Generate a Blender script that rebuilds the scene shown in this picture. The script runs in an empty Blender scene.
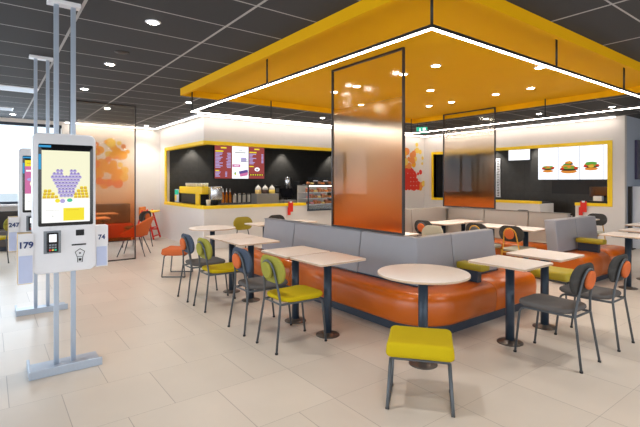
import bpy, bmesh, math, random
from mathutils import Vector, Matrix
random.seed(7)
S = bpy.context.scene
COL = S.collection
PI = math.pi
FWD = math.radians(37.1)

# ------------------------------------------------------------------ materials
def lin(c):
    out = []
    for v in c[:3]:
        v /= 255.0
        out.append(v / 12.92 if v <= 0.04045 else ((v + 0.055) / 1.055) ** 2.4)
    return (out[0], out[1], out[2], 1.0)

def new_mat(name):
    m = bpy.data.materials.new(name); m.use_nodes = True
    nt = m.node_tree
    return m, nt, nt.nodes['Principled BSDF']

def mat(name, col, rough=0.5, metal=0.0, var=0.06, scale=30.0, bump=0.0, spec=0.5, stretch=None):
    m, nt, b = new_mat(name)
    tc = nt.nodes.new('ShaderNodeTexCoord')
    nz = nt.nodes.new('ShaderNodeTexNoise'); nz.inputs['Scale'].default_value = scale; nz.inputs['Detail'].default_value = 4
    if stretch:
        mp = nt.nodes.new('ShaderNodeMapping'); mp.inputs['Scale'].default_value = stretch
        nt.links.new(tc.outputs['Object'], mp.inputs[0]); nt.links.new(mp.outputs[0], nz.inputs['Vector'])
    else:
        nt.links.new(tc.outputs['Object'], nz.inputs['Vector'])
    mx = nt.nodes.new('ShaderNodeMix'); mx.data_type = 'RGBA'
    c = lin(col)
    mx.inputs[6].default_value = (c[0]*(1-var), c[1]*(1-var), c[2]*(1-var), 1)
    mx.inputs[7].default_value = (min(1, c[0]*(1+var)), min(1, c[1]*(1+var)), min(1, c[2]*(1+var)), 1)
    nt.links.new(nz.outputs[0], mx.inputs[0]); nt.links.new(mx.outputs[2], b.inputs['Base Color'])
    b.inputs['Roughness'].default_value = rough; b.inputs['Metallic'].default_value = metal
    b.inputs['Specular IOR Level'].default_value = spec
    if bump:
        bp = nt.nodes.new('ShaderNodeBump'); bp.inputs['Strength'].default_value = bump; bp.inputs['Distance'].default_value = 0.002
        nt.links.new(nz.outputs[0], bp.inputs['Height']); nt.links.new(bp.outputs[0], b.inputs['Normal'])
    return m

def emit(name, col, strength=1.0):
    m = bpy.data.materials.new(name); m.use_nodes = True; nt = m.node_tree
    nt.nodes.remove(nt.nodes['Principled BSDF'])
    e = nt.nodes.new('ShaderNodeEmission'); e.inputs[0].default_value = lin(col); e.inputs[1].default_value = strength
    nt.links.new(e.outputs[0], nt.nodes['Material Output'].inputs[0])
    return m

def N(nt, op, a, b=None):
    n = nt.nodes.new('ShaderNodeMath'); n.operation = op
    for i, v in enumerate((a, b)):
        if v is None: continue
        if isinstance(v, (int, float)): n.inputs[i].default_value = v
        else: nt.links.new(v, n.inputs[i])
    return n.outputs[0]

def line_mask(nt, coord, period, origin, width):
    t = N(nt, 'DIVIDE', N(nt, 'SUBTRACT', coord, origin - width/2), period)
    f = N(nt, 'SUBTRACT', t, N(nt, 'FLOOR', t))
    return N(nt, 'LESS_THAN', f, width/period), N(nt, 'FLOOR', t)

def tile_mat(name, base, line, px, ox, py, oy, w, rough, var, spec=0.5, floor=False, wy=None):
    m, nt, b = new_mat(name)
    geo = nt.nodes.new('ShaderNodeNewGeometry')
    sp = nt.nodes.new('ShaderNodeSeparateXYZ'); nt.links.new(geo.outputs['Position'], sp.inputs[0])
    X, Y = sp.outputs[0], sp.outputs[1]
    my, ry = line_mask(nt, Y, py, oy, wy or w)
    if floor:   # left of x = 1.9 the tiles run in half bond
        par = N(nt, 'MODULO', N(nt, 'ABSOLUTE', ry), 2)
        sh = N(nt, 'MULTIPLY', N(nt, 'MULTIPLY', par, N(nt, 'LESS_THAN', X, 1.9)), px/2)
        X = N(nt, 'ADD', X, sh)
    mx_, rx = line_mask(nt, X, px, ox, w)
    mask = N(nt, 'MAXIMUM', mx_, my)
    wn = nt.nodes.new('ShaderNodeTexWhiteNoise'); wn.noise_dimensions = '2D'
    cb = nt.nodes.new('ShaderNodeCombineXYZ'); nt.links.new(rx, cb.inputs[0]); nt.links.new(ry, cb.inputs[1])
    nt.links.new(cb.outputs[0], wn.inputs['Vector'])
    nz = nt.nodes.new('ShaderNodeTexNoise'); nz.inputs['Scale'].default_value = 2.2 if floor else 40; nz.inputs['Detail'].default_value = 6
    nt.links.new(geo.outputs['Position'], nz.inputs['Vector'])
    f = N(nt, 'ADD', N(nt, 'MULTIPLY', wn.outputs[0], 0.4), N(nt, 'MULTIPLY', nz.outputs[0], 0.6))
    c = lin(base)
    a = nt.nodes.new('ShaderNodeMix'); a.data_type = 'RGBA'
    a.inputs[6].default_value = (c[0]*(1-var), c[1]*(1-var), c[2]*(1-var), 1)
    a.inputs[7].default_value = (min(1, c[0]*(1+var)), min(1, c[1]*(1+var)), min(1, c[2]*(1+var)), 1)
    nt.links.new(f, a.inputs[0])
    l = nt.nodes.new('ShaderNodeMix'); l.data_type = 'RGBA'
    nt.links.new(mask, l.inputs[0]); nt.links.new(a.outputs[2], l.inputs[6]); l.inputs[7].default_value = lin(line)
    nt.links.new(l.outputs[2], b.inputs['Base Color'])
    b.inputs['Roughness'].default_value = rough; b.inputs['Specular IOR Level'].default_value = spec
    return m

def dark_tile_mat(name, base, line):
    m, nt, b = new_mat(name)
    geo = nt.nodes.new('ShaderNodeNewGeometry')
    sp = nt.nodes.new('ShaderNodeSeparateXYZ'); nt.links.new(geo.outputs['Position'], sp.inputs[0])
    h = N(nt, 'ADD', sp.outputs[0], sp.outputs[1])
    m1, r1 = line_mask(nt, h, 0.6, 0.1, 0.008); m2, r2 = line_mask(nt, sp.outputs[2], 0.6, 0.05, 0.008)
    mask = N(nt, 'MAXIMUM', m1, m2)
    nz = nt.nodes.new('ShaderNodeTexNoise'); nz.inputs['Scale'].default_value = 9; nz.inputs['Detail'].default_value = 8
    nt.links.new(geo.outputs['Position'], nz.inputs['Vector'])
    c = lin(base)
    a = nt.nodes.new('ShaderNodeMix'); a.data_type = 'RGBA'
    a.inputs[6].default_value = (c[0]*.6, c[1]*.6, c[2]*.6, 1); a.inputs[7].default_value = (c[0]*1.4, c[1]*1.4, c[2]*1.4, 1)
    nt.links.new(nz.outputs[0], a.inputs[0])
    l = nt.nodes.new('ShaderNodeMix'); l.data_type = 'RGBA'; nt.links.new(mask, l.inputs[0])
    nt.links.new(a.outputs[2], l.inputs[6]); l.inputs[7].default_value = lin(line)
    nt.links.new(l.outputs[2], b.inputs['Base Color']); b.inputs['Roughness'].default_value = 0.45
    return m

def amber_mat(name, z0, z1, frost=0.85):
    """frosted film: amber below, clear at the top; blurs what lies behind, reflects a little"""
    m, nt, b = new_mat(name); nt.nodes.remove(b)
    geo = nt.nodes.new('ShaderNodeNewGeometry')
    sp = nt.nodes.new('ShaderNodeSeparateXYZ'); nt.links.new(geo.outputs['Position'], sp.inputs[0])
    t = N(nt, 'DIVIDE', N(nt, 'SUBTRACT', sp.outputs[2], z0), z1 - z0)
    cr = nt.nodes.new('ShaderNodeValToRGB'); nt.links.new(t, cr.inputs[0])
    e = cr.color_ramp.elements
    q = lambda c: (c[0]**.5, c[1]**.5, c[2]**.5, 1)    # light crosses two faces
    e[0].position = 0.0; e[0].color = q((0.88, 0.17, 0.02))
    e[1].position = 1.0; e[1].color = q((0.97, 0.94, 0.88))
    for p, c in ((0.12, (0.88, 0.26, 0.06)), (0.33, (0.92, 0.54, 0.30)), (0.55, (0.94, 0.80, 0.66)), (0.8, (0.96, 0.92, 0.84))):
        x = e.new(p); x.color = q(c)
    tr = nt.nodes.new('ShaderNodeBsdfTransparent'); nt.links.new(cr.outputs[0], tr.inputs[0])
    rf = nt.nodes.new('ShaderNodeBsdfRefraction'); rf.inputs['IOR'].default_value = 1.1; rf.inputs['Roughness'].default_value = 0.4
    nt.links.new(cr.outputs[0], rf.inputs[0])
    blur = nt.nodes.new('ShaderNodeMapRange'); blur.inputs[1].default_value = 0.78; blur.inputs[2].default_value = 0.55
    blur.inputs[3].default_value = 0.12; blur.inputs[4].default_value = frost
    nt.links.new(t, blur.inputs[0])
    m1 = nt.nodes.new('ShaderNodeMixShader'); nt.links.new(blur.outputs[0], m1.inputs[0])
    nt.links.new(tr.outputs[0], m1.inputs[1]); nt.links.new(rf.outputs[0], m1.inputs[2])
    df = nt.nodes.new('ShaderNodeBsdfTranslucent'); df2 = nt.nodes.new('ShaderNodeBsdfDiffuse')
    nt.links.new(cr.outputs[0], df.inputs[0]); nt.links.new(cr.outputs[0], df2.inputs[0])
    ms = nt.nodes.new('ShaderNodeMixShader'); nt.links.new(df.outputs[0], ms.inputs[1]); nt.links.new(df2.outputs[0], ms.inputs[2])
    sc = nt.nodes.new('ShaderNodeMapRange'); sc.inputs[1].default_value = 0.7; sc.inputs[2].default_value = 0.0
    sc.inputs[3].default_value = 0.0; sc.inputs[4].default_value = 0.06
    nt.links.new(t, sc.inputs[0])
    m2 = nt.nodes.new('ShaderNodeMixShader'); nt.links.new(sc.outputs[0], m2.inputs[0])
    nt.links.new(m1.outputs[0], m2.inputs[1]); nt.links.new(ms.outputs[0], m2.inputs[2])
    gl = nt.nodes.new('ShaderNodeBsdfGlossy'); gl.inputs['Roughness'].default_value = 0.03
    fr = nt.nodes.new('ShaderNodeFresnel'); fr.inputs[0].default_value = 1.4
    front = N(nt, 'MULTIPLY', fr.outputs[0], N(nt, 'MULTIPLY', 0.4, N(nt, 'SUBTRACT', 1.0, geo.outputs['Backfacing'])))
    m3 = nt.nodes.new('ShaderNodeMixShader'); nt.links.new(front, m3.inputs[0])
    nt.links.new(m2.outputs[0], m3.inputs[1]); nt.links.new(gl.outputs[0], m3.inputs[2])
    nt.links.new(m3.outputs[0], nt.nodes['Material Output'].inputs[0])
    return m

def glass_mat(name, tint=(0.95, 0.98, 1.0)):
    m, nt, b = new_mat(name); nt.nodes.remove(b)
    tr = nt.nodes.new('ShaderNodeBsdfTransparent'); tr.inputs[0].default_value = (*tint, 1)
    gl = nt.nodes.new('ShaderNodeBsdfGlossy'); gl.inputs['Roughness'].default_value = 0.02
    fr = nt.nodes.new('ShaderNodeFresnel'); fr.inputs[0].default_value = 1.35
    geo = nt.nodes.new('ShaderNodeNewGeometry')
    front = N(nt, 'MULTIPLY', fr.outputs[0], N(nt, 'SUBTRACT', 1.0, geo.outputs['Backfacing']))
    mx = nt.nodes.new('ShaderNodeMixShader'); nt.links.new(front, mx.inputs[0])
    nt.links.new(tr.outputs[0], mx.inputs[1]); nt.links.new(gl.outputs[0], mx.inputs[2])
    nt.links.new(mx.outputs[0], nt.nodes['Material Output'].inputs[0])
    return m

M = dict(
    floor=tile_mat('beige stone tile', (203, 192, 179), (160, 149, 138), 0.61, 3.16, 0.61, 1.172, 0.005, 0.34, 0.12, floor=True, wy=0.003),
    ceil=tile_mat('dark ceiling tile', (58, 59, 63), (176, 176, 178), 1.185, 0.64, 0.614, 4.53, 0.026, 0.85, 0.10, wy=0.017),
    wall=mat('warm white plaster', (232, 227, 221), 0.7, var=0.03, scale=4),
    wallblue=mat('pale blue grey panel', (190, 200, 216), 0.6, var=0.03, scale=4),
    counterwall=mat('pale laminate', (226, 220, 215), 0.45, var=0.03, scale=5),
    dark=dark_tile_mat('charcoal kitchen tile', (56, 55, 53), (40, 40, 40)),
    black=mat('matt black', (24, 24, 26), 0.5, var=0.1),
    yellow=mat('yellow trim lacquer', (255, 212, 16), 0.4, var=0.03),
    canopy=mat('amber yellow canopy paint', (234, 174, 0), 0.7, var=0.03, scale=3, spec=0.15),
    steel=mat('brushed grey steel', (176, 188, 204), 0.35, 0.4, var=0.05, scale=60, stretch=(1, 1, .05)),
    kiosk=mat('white kiosk plastic', (236, 237, 242), 0.35, var=0.02),
    bezel=mat('black glass bezel', (12, 13, 18), 0.12, var=0.05),
    frame=mat('dark grey powder coated tube', (84, 88, 92), 0.45, 0.3, var=0.06),
    mustardframe=mat('mustard powder coated tube', (205, 150, 40), 0.45, 0.1, var=0.06),
    pole=mat('dark blue grey table pole', (48, 60, 74), 0.4, 0.2, var=0.05),
    basedisc=mat('bronze grey table base', (92, 84, 78), 0.35, 0.6, var=0.08),
    top=mat('pale oak laminate', (240, 229, 220), 0.42, var=0.04, scale=6, stretch=(1, 12, 1)),
    edge=mat('pale plywood edge', (205, 178, 152), 0.5, var=0.06, scale=40),
    lime=mat('olive lime fabric', (150, 146, 62), 0.85, var=0.08, scale=160, bump=0.25, spec=0.2),
    lemon=mat('mustard yellow fabric', (188, 164, 12), 0.85, var=0.06, scale=160, bump=0.25, spec=0.2),
    limepad=mat('lime leatherette', (164, 146, 24), 0.5, var=0.06, scale=20),
    orangefab=mat('orange fabric', (204, 104, 56), 0.8, var=0.06, scale=160, bump=0.2, spec=0.2),
    greyfab=mat('charcoal fabric', (100, 96, 94), 0.9, var=0.10, scale=160, bump=0.25, spec=0.2),
    darkfab=mat('dark slate fabric', (66, 64, 62), 0.9, var=0.10, scale=160, bump=0.2, spec=0.2),
    bluefab=mat('slate blue fabric', (72, 82, 98), 0.9, var=0.08, scale=160, bump=0.2, spec=0.2),
    palefab=mat('pale sage fabric', (170, 166, 148), 0.9, var=0.08, scale=160, spec=0.2),
    orange=mat('orange leatherette', (188, 90, 8), 0.3, var=0.05, scale=5, bump=0.02),
    greyback=mat('dove grey leatherette', (151, 151, 157), 0.5, var=0.03, scale=8, bump=0.03),
    taupe=mat('taupe leatherette', (170, 162, 152), 0.5, var=0.03, scale=8),
    postbrown=mat('dark bronze post', (58, 50, 48), 0.4, 0.3, var=0.05),
    piping=mat('dark seam', (70, 70, 76), 0.8),
    plinth=mat('navy grey plinth', (44, 54, 68), 0.5, var=0.05),
    red=mat('red plastic', (226, 44, 30), 0.4, var=0.04),
    redshell=mat('dark red shell', (186, 40, 22), 0.5, var=0.05),
    amber=amber_mat('amber gradient film', 0.95, 3.0),
    amberfloor=amber_mat('amber gradient film, floor to ceiling', 0.35, 3.4, 0.12),
    clear=glass_mat('clear glass'),
    white=mat('white paper', (236, 236, 240), 0.7, var=0.02),
    paperblue=mat('pale blue flyer', (196, 206, 236), 0.7, var=0.03),
    wood=mat('birch ply', (214, 182, 130), 0.5, var=0.08, scale=20, stretch=(1, 1, 6)),
    ink=mat('navy ink', (34, 56, 112), 0.6, var=0.03),
    inkblack=mat('black ink', (30, 30, 34), 0.6, var=0.03),
    chrome=mat('polished steel', (200, 202, 205), 0.2, 0.9, var=0.04),
    greybox=mat('grey dispenser panel', (120, 118, 118), 0.5, var=0.04),
    jar=mat('frosted jar', (225, 220, 210), 0.2, var=0.03),
    syrup=mat('amber syrup', (216, 120, 24), 0.25, var=0.06),
    food_a=mat('cake slices', (186, 116, 70), 0.6, var=0.3, scale=60),
    food_b=mat('doughnut glaze', (232, 196, 120), 0.5, var=0.2, scale=60),
    food_c=mat('pink glaze', (226, 150, 150), 0.5, var=0.2, scale=60),
    choc=mat('chocolate', (66, 40, 28), 0.5, var=0.2, scale=60),
    led=emit('white led strip', (255, 244, 232), 20.0),
    cove=emit('cove led strip', (255, 240, 226), 19.0),
    lens=emit('downlight lens', (255, 248, 236), 40.0),
    screen=emit('lit white screen', (244, 246, 252), 1.25),
    scr_cream=emit('lit cream screen', (240, 238, 206), 1.0),
    scr_white=emit('lit screen white area', (250, 250, 246), 1.05),
    scr_yellow=emit('lit yellow field', (244, 226, 60), 0.95),
    scr_gold=emit('lit gold', (222, 180, 62), 0.9),
    scr_purple=emit('lit lilac', (184, 172, 226), 0.9),
    scr_violet=emit('lit violet', (104, 84, 150), 0.9),
    scr_green=emit('lit mint', (90, 200, 160), 0.9),
    scr_grey=emit('lit grey text', (170, 172, 168), 0.9),
    scr_blue=emit('lit blue bar', (66, 160, 214), 0.9),
    scr_maroon=emit('lit maroon', (158, 74, 72), 0.9),
    scr_pink=emit('lit pink', (214, 120, 170), 0.9),
    scr_red=emit('lit red', (206, 60, 40), 0.9),
    scr_bun=emit('lit bun', (216, 136, 56), 0.95),
    scr_leaf=emit('lit salad', (96, 160, 64), 0.9),
    scr_dark=emit('lit dark', (60, 40, 44), 0.8),
    exitgreen=emit('exit sign green', (60, 190, 150), 1.0),
    casewarm=emit('case light', (255, 236, 200), 5.0),
    slot=emit('glowing vent slat', (214, 226, 240), 0.9),
    decal_red=mat('red sticker', (222, 50, 34), 0.6), decal_orange=mat('orange sticker', (236, 140, 66), 0.6),
    decal_yellow=mat('yellow sticker', (240, 206, 92), 0.6), decal_gold=mat('golden sticker', (238, 168, 30), 0.6),
    grille=mat('grille metal', (128, 134, 140), 0.4, 0.5),
    navy=mat('dark violet panel', (66, 62, 92), 0.3),
    ground=mat('pale paving', (190, 190, 188), 0.8, scale=3),
)

# ------------------------------------------------------------------ mesh builder
class MB:
    def __init__(s): s.bm = bmesh.new(); s.mi = 0
    def _mark(s, faces, smooth):
        for f in faces: f.material_index = s.mi; f.smooth = smooth
    def box(s, x0, x1, y0, y1, z0, z1, bev=0.0, seg=2):
        b = bmesh.new(); bmesh.ops.create_cube(b, size=1)
        for v in b.verts:
            v.co = Vector((x0 + (v.co.x + .5)*(x1-x0), y0 + (v.co.y + .5)*(y1-y0), z0 + (v.co.z + .5)*(z1-z0)))
        if bev: bmesh.ops.bevel(b, geom=list(b.edges), offset=bev, segments=seg, profile=0.6, affect='EDGES')
        s.merge(b, smooth=bev > 0.01); return s
    def merge(s, b, smooth=False, mtx=None):
        if mtx: bmesh.ops.transform(b, matrix=mtx, verts=b.verts)
        mp = {v: s.bm.verts.new(v.co) for v in b.verts}
        for f in b.faces:
            try: nf = s.bm.faces.new([mp[v] for v in f.verts])
            except ValueError: continue
            nf.material_index = s.mi; nf.smooth = smooth
        b.free()
    def rings(s, rings, cap=True, closed_path=False, smooth=True):
        vs = [[s.bm.verts.new(p) for p in r] for r in rings]
        n = len(vs[0]); k = len(vs)
        for i in range(k if closed_path else k-1):
            a, b = vs[i], vs[(i+1) % k]
            for j in range(n):
                try:
                    f = s.bm.faces.new((a[j], a[(j+1) % n], b[(j+1) % n], b[j])); f.material_index = s.mi; f.smooth = smooth
                except ValueError: pass
        if cap and not closed_path:
            for r, rev in ((vs[0], True), (vs[-1], False)):
                try:
                    f = s.bm.faces.new(list(reversed(r)) if rev else r); f.material_index = s.mi; f.smooth = False
                except ValueError: pass
        return s
    def tube(s, pts, r, seg=8, closed=False):
        pts = [Vector(p) for p in pts]; n = len(pts); rings = []
        prev = None
        for i, p in enumerate(pts):
            if closed: t = pts[(i+1) % n] - pts[i-1]
            else: t = pts[min(i+1, n-1)] - pts[max(i-1, 0)]
            t.normalize()
            if prev is None:
                up = Vector((0, 0, 1)) if abs(t.z) < 0.9 else Vector((0, 1, 0))
                nrm = t.cross(up).normalized()
            else:
                nrm = (prev - t*prev.dot(t)).normalized()
            prev = nrm; bn = t.cross(nrm)
            rr = r[i] if isinstance(r, (list, tuple)) else r
            rings.append([p + (nrm*math.cos(2*PI*j/seg) + bn*math.sin(2*PI*j/seg))*rr for j in range(seg)])
        return s.rings(rings, cap=not closed, closed_path=closed)
    def lathe(s, prof, c=(0, 0, 0), seg=32, axis='Z'):
        rings = []
        for r, h in prof:
            ring = []
            for j in range(seg):
                a = 2*PI*j/seg
                if axis == 'Z': q = Vector((r*math.cos(a), r*math.sin(a), h))
                elif axis == 'X': q = Vector((h, r*math.cos(a), r*math.sin(a)))
                else: q = Vector((r*math.sin(a), h, r*math.cos(a)))
                ring.append(q + Vector(c))
            rings.append(ring)
        return s.rings(rings)
    def cushion(s, outline, th, er, fn):
        """outline (u,v) puffed to a rounded pad of thickness th; fn maps (u,v,w) to a point"""
        cx = sum(p[0] for p in outline)/len(outline); cy = sum(p[1] for p in outline)/len(outline)
        ext = max(math.hypot(p[0]-cx, p[1]-cy) for p in outline)
        lay = []
        K = 4
        for i in range(K+1):
            a = PI/2*i/K; lay.append((er*(1-math.sin(a)), -th/2 + er*(1-math.cos(a))*min(1, th/2/er)))
        for i in range(K, -1, -1):
            a = PI/2*i/K; lay.append((er*(1-math.sin(a)), th/2 - er*(1-math.cos(a))*min(1, th/2/er)))
        rings = []
        for inset, w in [(ext*.55, -th/2)] + lay + [(ext*.55, th/2)]:
            ring = []
            for u, v in outline:
                d = math.hypot(u-cx, v-cy); k = max(0.0, 1 - inset/d) if d > 1e-6 else 1
                ring.append(Vector(fn(cx + (u-cx)*k, cy + (v-cy)*k, w)))
            rings.append(ring)
        return s.rings(rings)
    def poly(s, pts, smooth=False):
        f = s.bm.faces.new([s.bm.verts.new(p) for p in pts]); f.material_index = s.mi; f.smooth = smooth; return s
    def prism(s, outline, z0, z1):
        return s.rings([[Vector((x, y, z0)) for x, y in outline], [Vector((x, y, z1)) for x, y in outline]], smooth=False)
    def build(s, name, mats, parent=None, world=False):
        if not isinstance(mats, (list, tuple)): mats = [mats]
        bmesh.ops.recalc_face_normals(s.bm, faces=s.bm.faces)
        if parent is not None and world:
            bmesh.ops.translate(s.bm, verts=s.bm.verts, vec=-root_loc(parent))
        me = bpy.data.meshes.new(name); s.bm.to_mesh(me); s.bm.free()
        for m in mats: me.materials.append(m)
        o = bpy.data.objects.new(name, me); COL.objects.link(o)
        if parent is not None: o.parent = parent
        return o

def root_loc(o):
    v = Vector((0, 0, 0))
    while o is not None: v += o.location; o = o.parent
    return v

def tag(o, label=None, cat=None, group=None, kind=None):
    if label: o['label'] = label
    if cat: o['category'] = cat
    if group: o['group'] = group
    if kind: o['kind'] = kind
    return o

def thing(name, label, cat, loc=(0, 0, 0), rz=0.0, group=None):
    o = bpy.data.objects.new(name, None); COL.objects.link(o)
    o.empty_display_size = 0.1; o.location = loc; o.rotation_euler = (0, 0, rz)
    return tag(o, label, cat, group)

def copy_tree(o, parent=None):
    c = o.copy(); COL.objects.link(c)
    if parent is not None: c.parent = parent
    for ch in list(o.children): copy_tree(ch, c)
    return c

def struct(name, mb, m): return tag(mb.build(name, m), kind='structure')
def sbox(name, m, *a, bev=0.0): return struct(name, MB().box(*a, bev=bev), m)

def lamp(name, kind, loc, energy, col=(1, .95, .88), rot=(0, 0, 0), **kw):
    l = bpy.data.lights.new(name, kind); l.energy = energy; l.color = col
    for k, v in kw.items(): setattr(l, k, v)
    o = bpy.data.objects.new(name, l); COL.objects.link(o); o.location = loc; o.rotation_euler = rot
    return o

def ell(cu, cv, ru, rv, n=20): return [(cu + ru*math.cos(2*PI*i/n), cv + rv*math.sin(2*PI*i/n)) for i in range(n)]
def rect(u0, u1, v0, v1): return [(u0, v0), (u1, v0), (u1, v1), (u0, v1)]
def stadium(w, h, n=8, r=None):
    r = r if r is not None else h/2
    pts = []
    for cx, cy, a0 in ((w/2-r, h/2-r, 0), (-w/2+r, h/2-r, PI/2), (-w/2+r, -h/2+r, PI), (w/2-r, -h/2+r, 1.5*PI)):
        for i in range(n+1):
            a = a0 + PI/2*i/n; pts.append((cx + r*math.cos(a), cy + r*math.sin(a)))
    out = []
    for p in pts:
        if not out or math.hypot(p[0]-out[-1][0], p[1]-out[-1][1]) > 1e-5: out.append(p)
    return out
def densify(pts, step):
    out = []
    for i, p in enumerate(pts):
        q = pts[(i+1) % len(pts)]; d = math.hypot(q[0]-p[0], q[1]-p[1]); k = max(1, int(d/step))
        for j in range(k): out.append((p[0]+(q[0]-p[0])*j/k, p[1]+(q[1]-p[1])*j/k))
    return out
def arc(p0, p1, p2, n=5):
    p0, p1, p2 = Vector(p0), Vector(p1), Vector(p2)
    return [p0*(1-t)**2 + p1*2*t*(1-t) + p2*t*t for t in [i/n for i in range(n+1)]]

def flat(items, name, mats, parent, O, U, V, n):
    """flat artwork: items (material index, outline, layer) on the plane O + uU + vV, lifted along n"""
    mb = MB(); O, U, V, n = Vector(O), Vector(U), Vector(V), Vector(n)
    for mi, out, lay in items:
        mb.mi = mi; mb.poly([O + U*u + V*v + n*(0.0006*(lay+1)) for u, v in out])
    return mb.build(name, mats, parent)

def text(body, name, m, parent, loc, size, rot=(PI/2, 0, 0), align='CENTER'):
    c = bpy.data.curves.new(name, 'FONT'); c.body = body; c.size = size; c.align_x = align; c.align_y = 'CENTER'
    c.extrude = 0.0006; c.offset = size*0.035; c.materials.append(m)
    tmp = bpy.data.objects.new(name, c); me = bpy.data.meshes.new_from_object(tmp); bpy.data.objects.remove(tmp)
    me.materials.clear(); me.materials.append(m)
    o = bpy.data.objects.new(name, me); COL.objects.link(o); o.location = loc; o.rotation_euler = rot; o.parent = parent
    return o

# ------------------------------------------------------------------ measures
HC = 3.02                      # main ceiling
YB = 12.55                     # far wall with the window
YC = 9.40; XC = 3.845          # service counter corner
XR = 11.40                     # right hand wall
KY = 12.10; KX = 12.62         # kitchen back walls

# ------------------------------------------------------------------ room shell
sbox('floor', M['floor'], -5, 16, -4, 13, -0.1, 0)
sbox('ceiling', M['ceil'], -5, 16, -4, 13, HC, HC+0.1)
# far wall: window on the left, plain wall to the counter
WX1 = 1.45
mb = MB(); mb.box(-5, WX1, YB, YB+.2, 0, 1.0); mb.box(-5, WX1, YB, YB+.2, 2.93, HC); mb.box(WX1, 4.1, YB, YB+.2, 0, HC)
struct('wall_back', mb, M['wall'])
mb = MB()
for x in (-4.9, -3.5, -2.1, -0.72, WX1-.09): mb.box(x, x+.07, YB+.03, YB+.11, 1.0, 2.93)
mb.box(-5, WX1, YB+.03, YB+.11, 1.0, 1.06); mb.box(-5, WX1, YB+.03, YB+.11, 2.86, 2.93)
w1 = tag(mb.build('window_1', M['plinth']), kind='structure')
MB().box(-4.9, WX1-.02, YB+.065, YB+.075, 1.06, 2.86).build('pane', M['clear'], w1)
MB().box(-5, WX1, YB-.12, YB-.002, .955, .995, bev=.006).build('sill', M['kiosk'], w1)
# left wall with a window band (outside the picture, gives the daylight)
mb = MB(); mb.box(-5.2, -5, -4, 13, 0, .35); mb.box(-5.2, -5, -4, 13, 2.85, HC); mb.box(-5.2, -5, -4, -3, .35, 2.85); mb.box(-5.2, -5, 11.8, 13, .35, 2.85)
struct('wall_left', mb, M['wall'])
mb = MB()
for i in range(8): mb.box(-5.15, -5.07, -3 + i*2.11, -2.93 + i*2.11, .35, 2.85)
struct('window_2', mb, M['plinth'])
mb = MB(); mb.box(-5, 16, -4.2, -4, 0, .35); mb.box(-5, 16, -4.2, -4, 2.85, HC); mb.box(-5, -4, -4.2, -4, .35, 2.85); mb.box(10, 16, -4.2, -4, .35, 2.85)
struct('wall_front', mb, M['wall'])
mb = MB()
for i in range(8): mb.box(-4 + i*2.0, -3.93 + i*2.0, -4.15, -4.07, .35, 2.85)
struct('front_fill_window', mb, M['plinth'])  # unseen window band behind the camera, added to let in front fill
sbox('wall_far_right', M['wall'], 16, 16.2, -4, 13, 0, HC)

# counter walls --------------------------------------------------------------
ZT0, ZT1 = 2.37, 2.45          # top yellow trim
ZS0, ZS1 = 0.91, 0.98          # lower yellow strip
XO = 8.2                       # right end of the left opening
mb = MB()
mb.box(XC, XO, YC, YC+.10, 0, ZS0); mb.box(XC, XC+.10, YC+.1, KY, 0, ZS0)
mb.box(XC, XO, YC, YC+.12, ZT1, HC); mb.box(XC, XC+.12, YC+.12, KY, ZT1, HC)
mb.box(XO, XR, YC, YC+.12, 0, HC); mb.box(XC, XC+.12, KY, YB, 0, HC)
struct('wall_counter', mb, M['counterwall'])
mb = MB()
mb.box(XC-.02, XO, YC-.02, YC+.12, ZT0, ZT1); mb.box(XC-.02, XC+.12, YC+.12, KY, ZT0, ZT1)
mb.box(XC-.03, 6.63, YC-.03, YC+.10, ZS0, ZS1); mb.box(XC-.03, XC+.10, YC+.10, KY, ZS0, ZS1)
mb.box(XC-.02, XC+.02, KY-.10, KY, ZS0, ZT1); mb.box(XO-.08, XO, YC-.02, YC+.12, ZS1, ZT0)
mb.box(7.75, XO, YC-.03, YC+.1, ZS0, ZS1)
struct('trim_1', mb, M['yellow'])
sbox('wall_kitchen_back', M['dark'], XC+.12, 14, KY+.001, KY+.15, 0, HC)
# right wall with its opening
Y_A, Y_B = 9.02, 4.06          # frame left and right ends
G0, G1 = 4.76, 5.62            # passage between the counters
mb = MB()
mb.box(XR, XR+.12, Y_A, YC+.12, 0, HC); mb.box(XR, XR+.12, Y_B, Y_A, ZT1+.03, HC); mb.box(XR, XR+.12, 3.72, Y_B, 0, HC)
mb.box(XR, XR+.10, G1, Y_A, 0, .95); mb.box(XR, XR+.10, Y_B, G0, 0, .95)
mb.box(XR+.1, XR+.75, G1, G1+.05, 0, .95)
struct('wall_right', mb, M['counterwall'])
mb = MB()
mb.box(XR-.02, XR+.12, Y_B-.1, Y_A+.08, ZT0+.03, ZT1+.03); mb.box(XR-.02, XR+.12, Y_A, Y_A+.08, .95, ZT0+.03); mb.box(XR-.02, XR+.12, Y_B-.1, Y_B, .95, ZT0+.03)
mb.box(XR-.03, XR+.1, G1, Y_A, .95, 1.02); mb.box(XR-.03, XR+.1, Y_B, G0, .95, 1.02)
struct('trim_2', mb, M['yellow'])
sbox('wall_kitchen_right', M['dark'], KX, KX+.15, 3.96, KY, 0, HC)
sbox('wall_return', M['wallblue'], XR+.121, 16, 3.72, 3.83, 0, HC)

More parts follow.
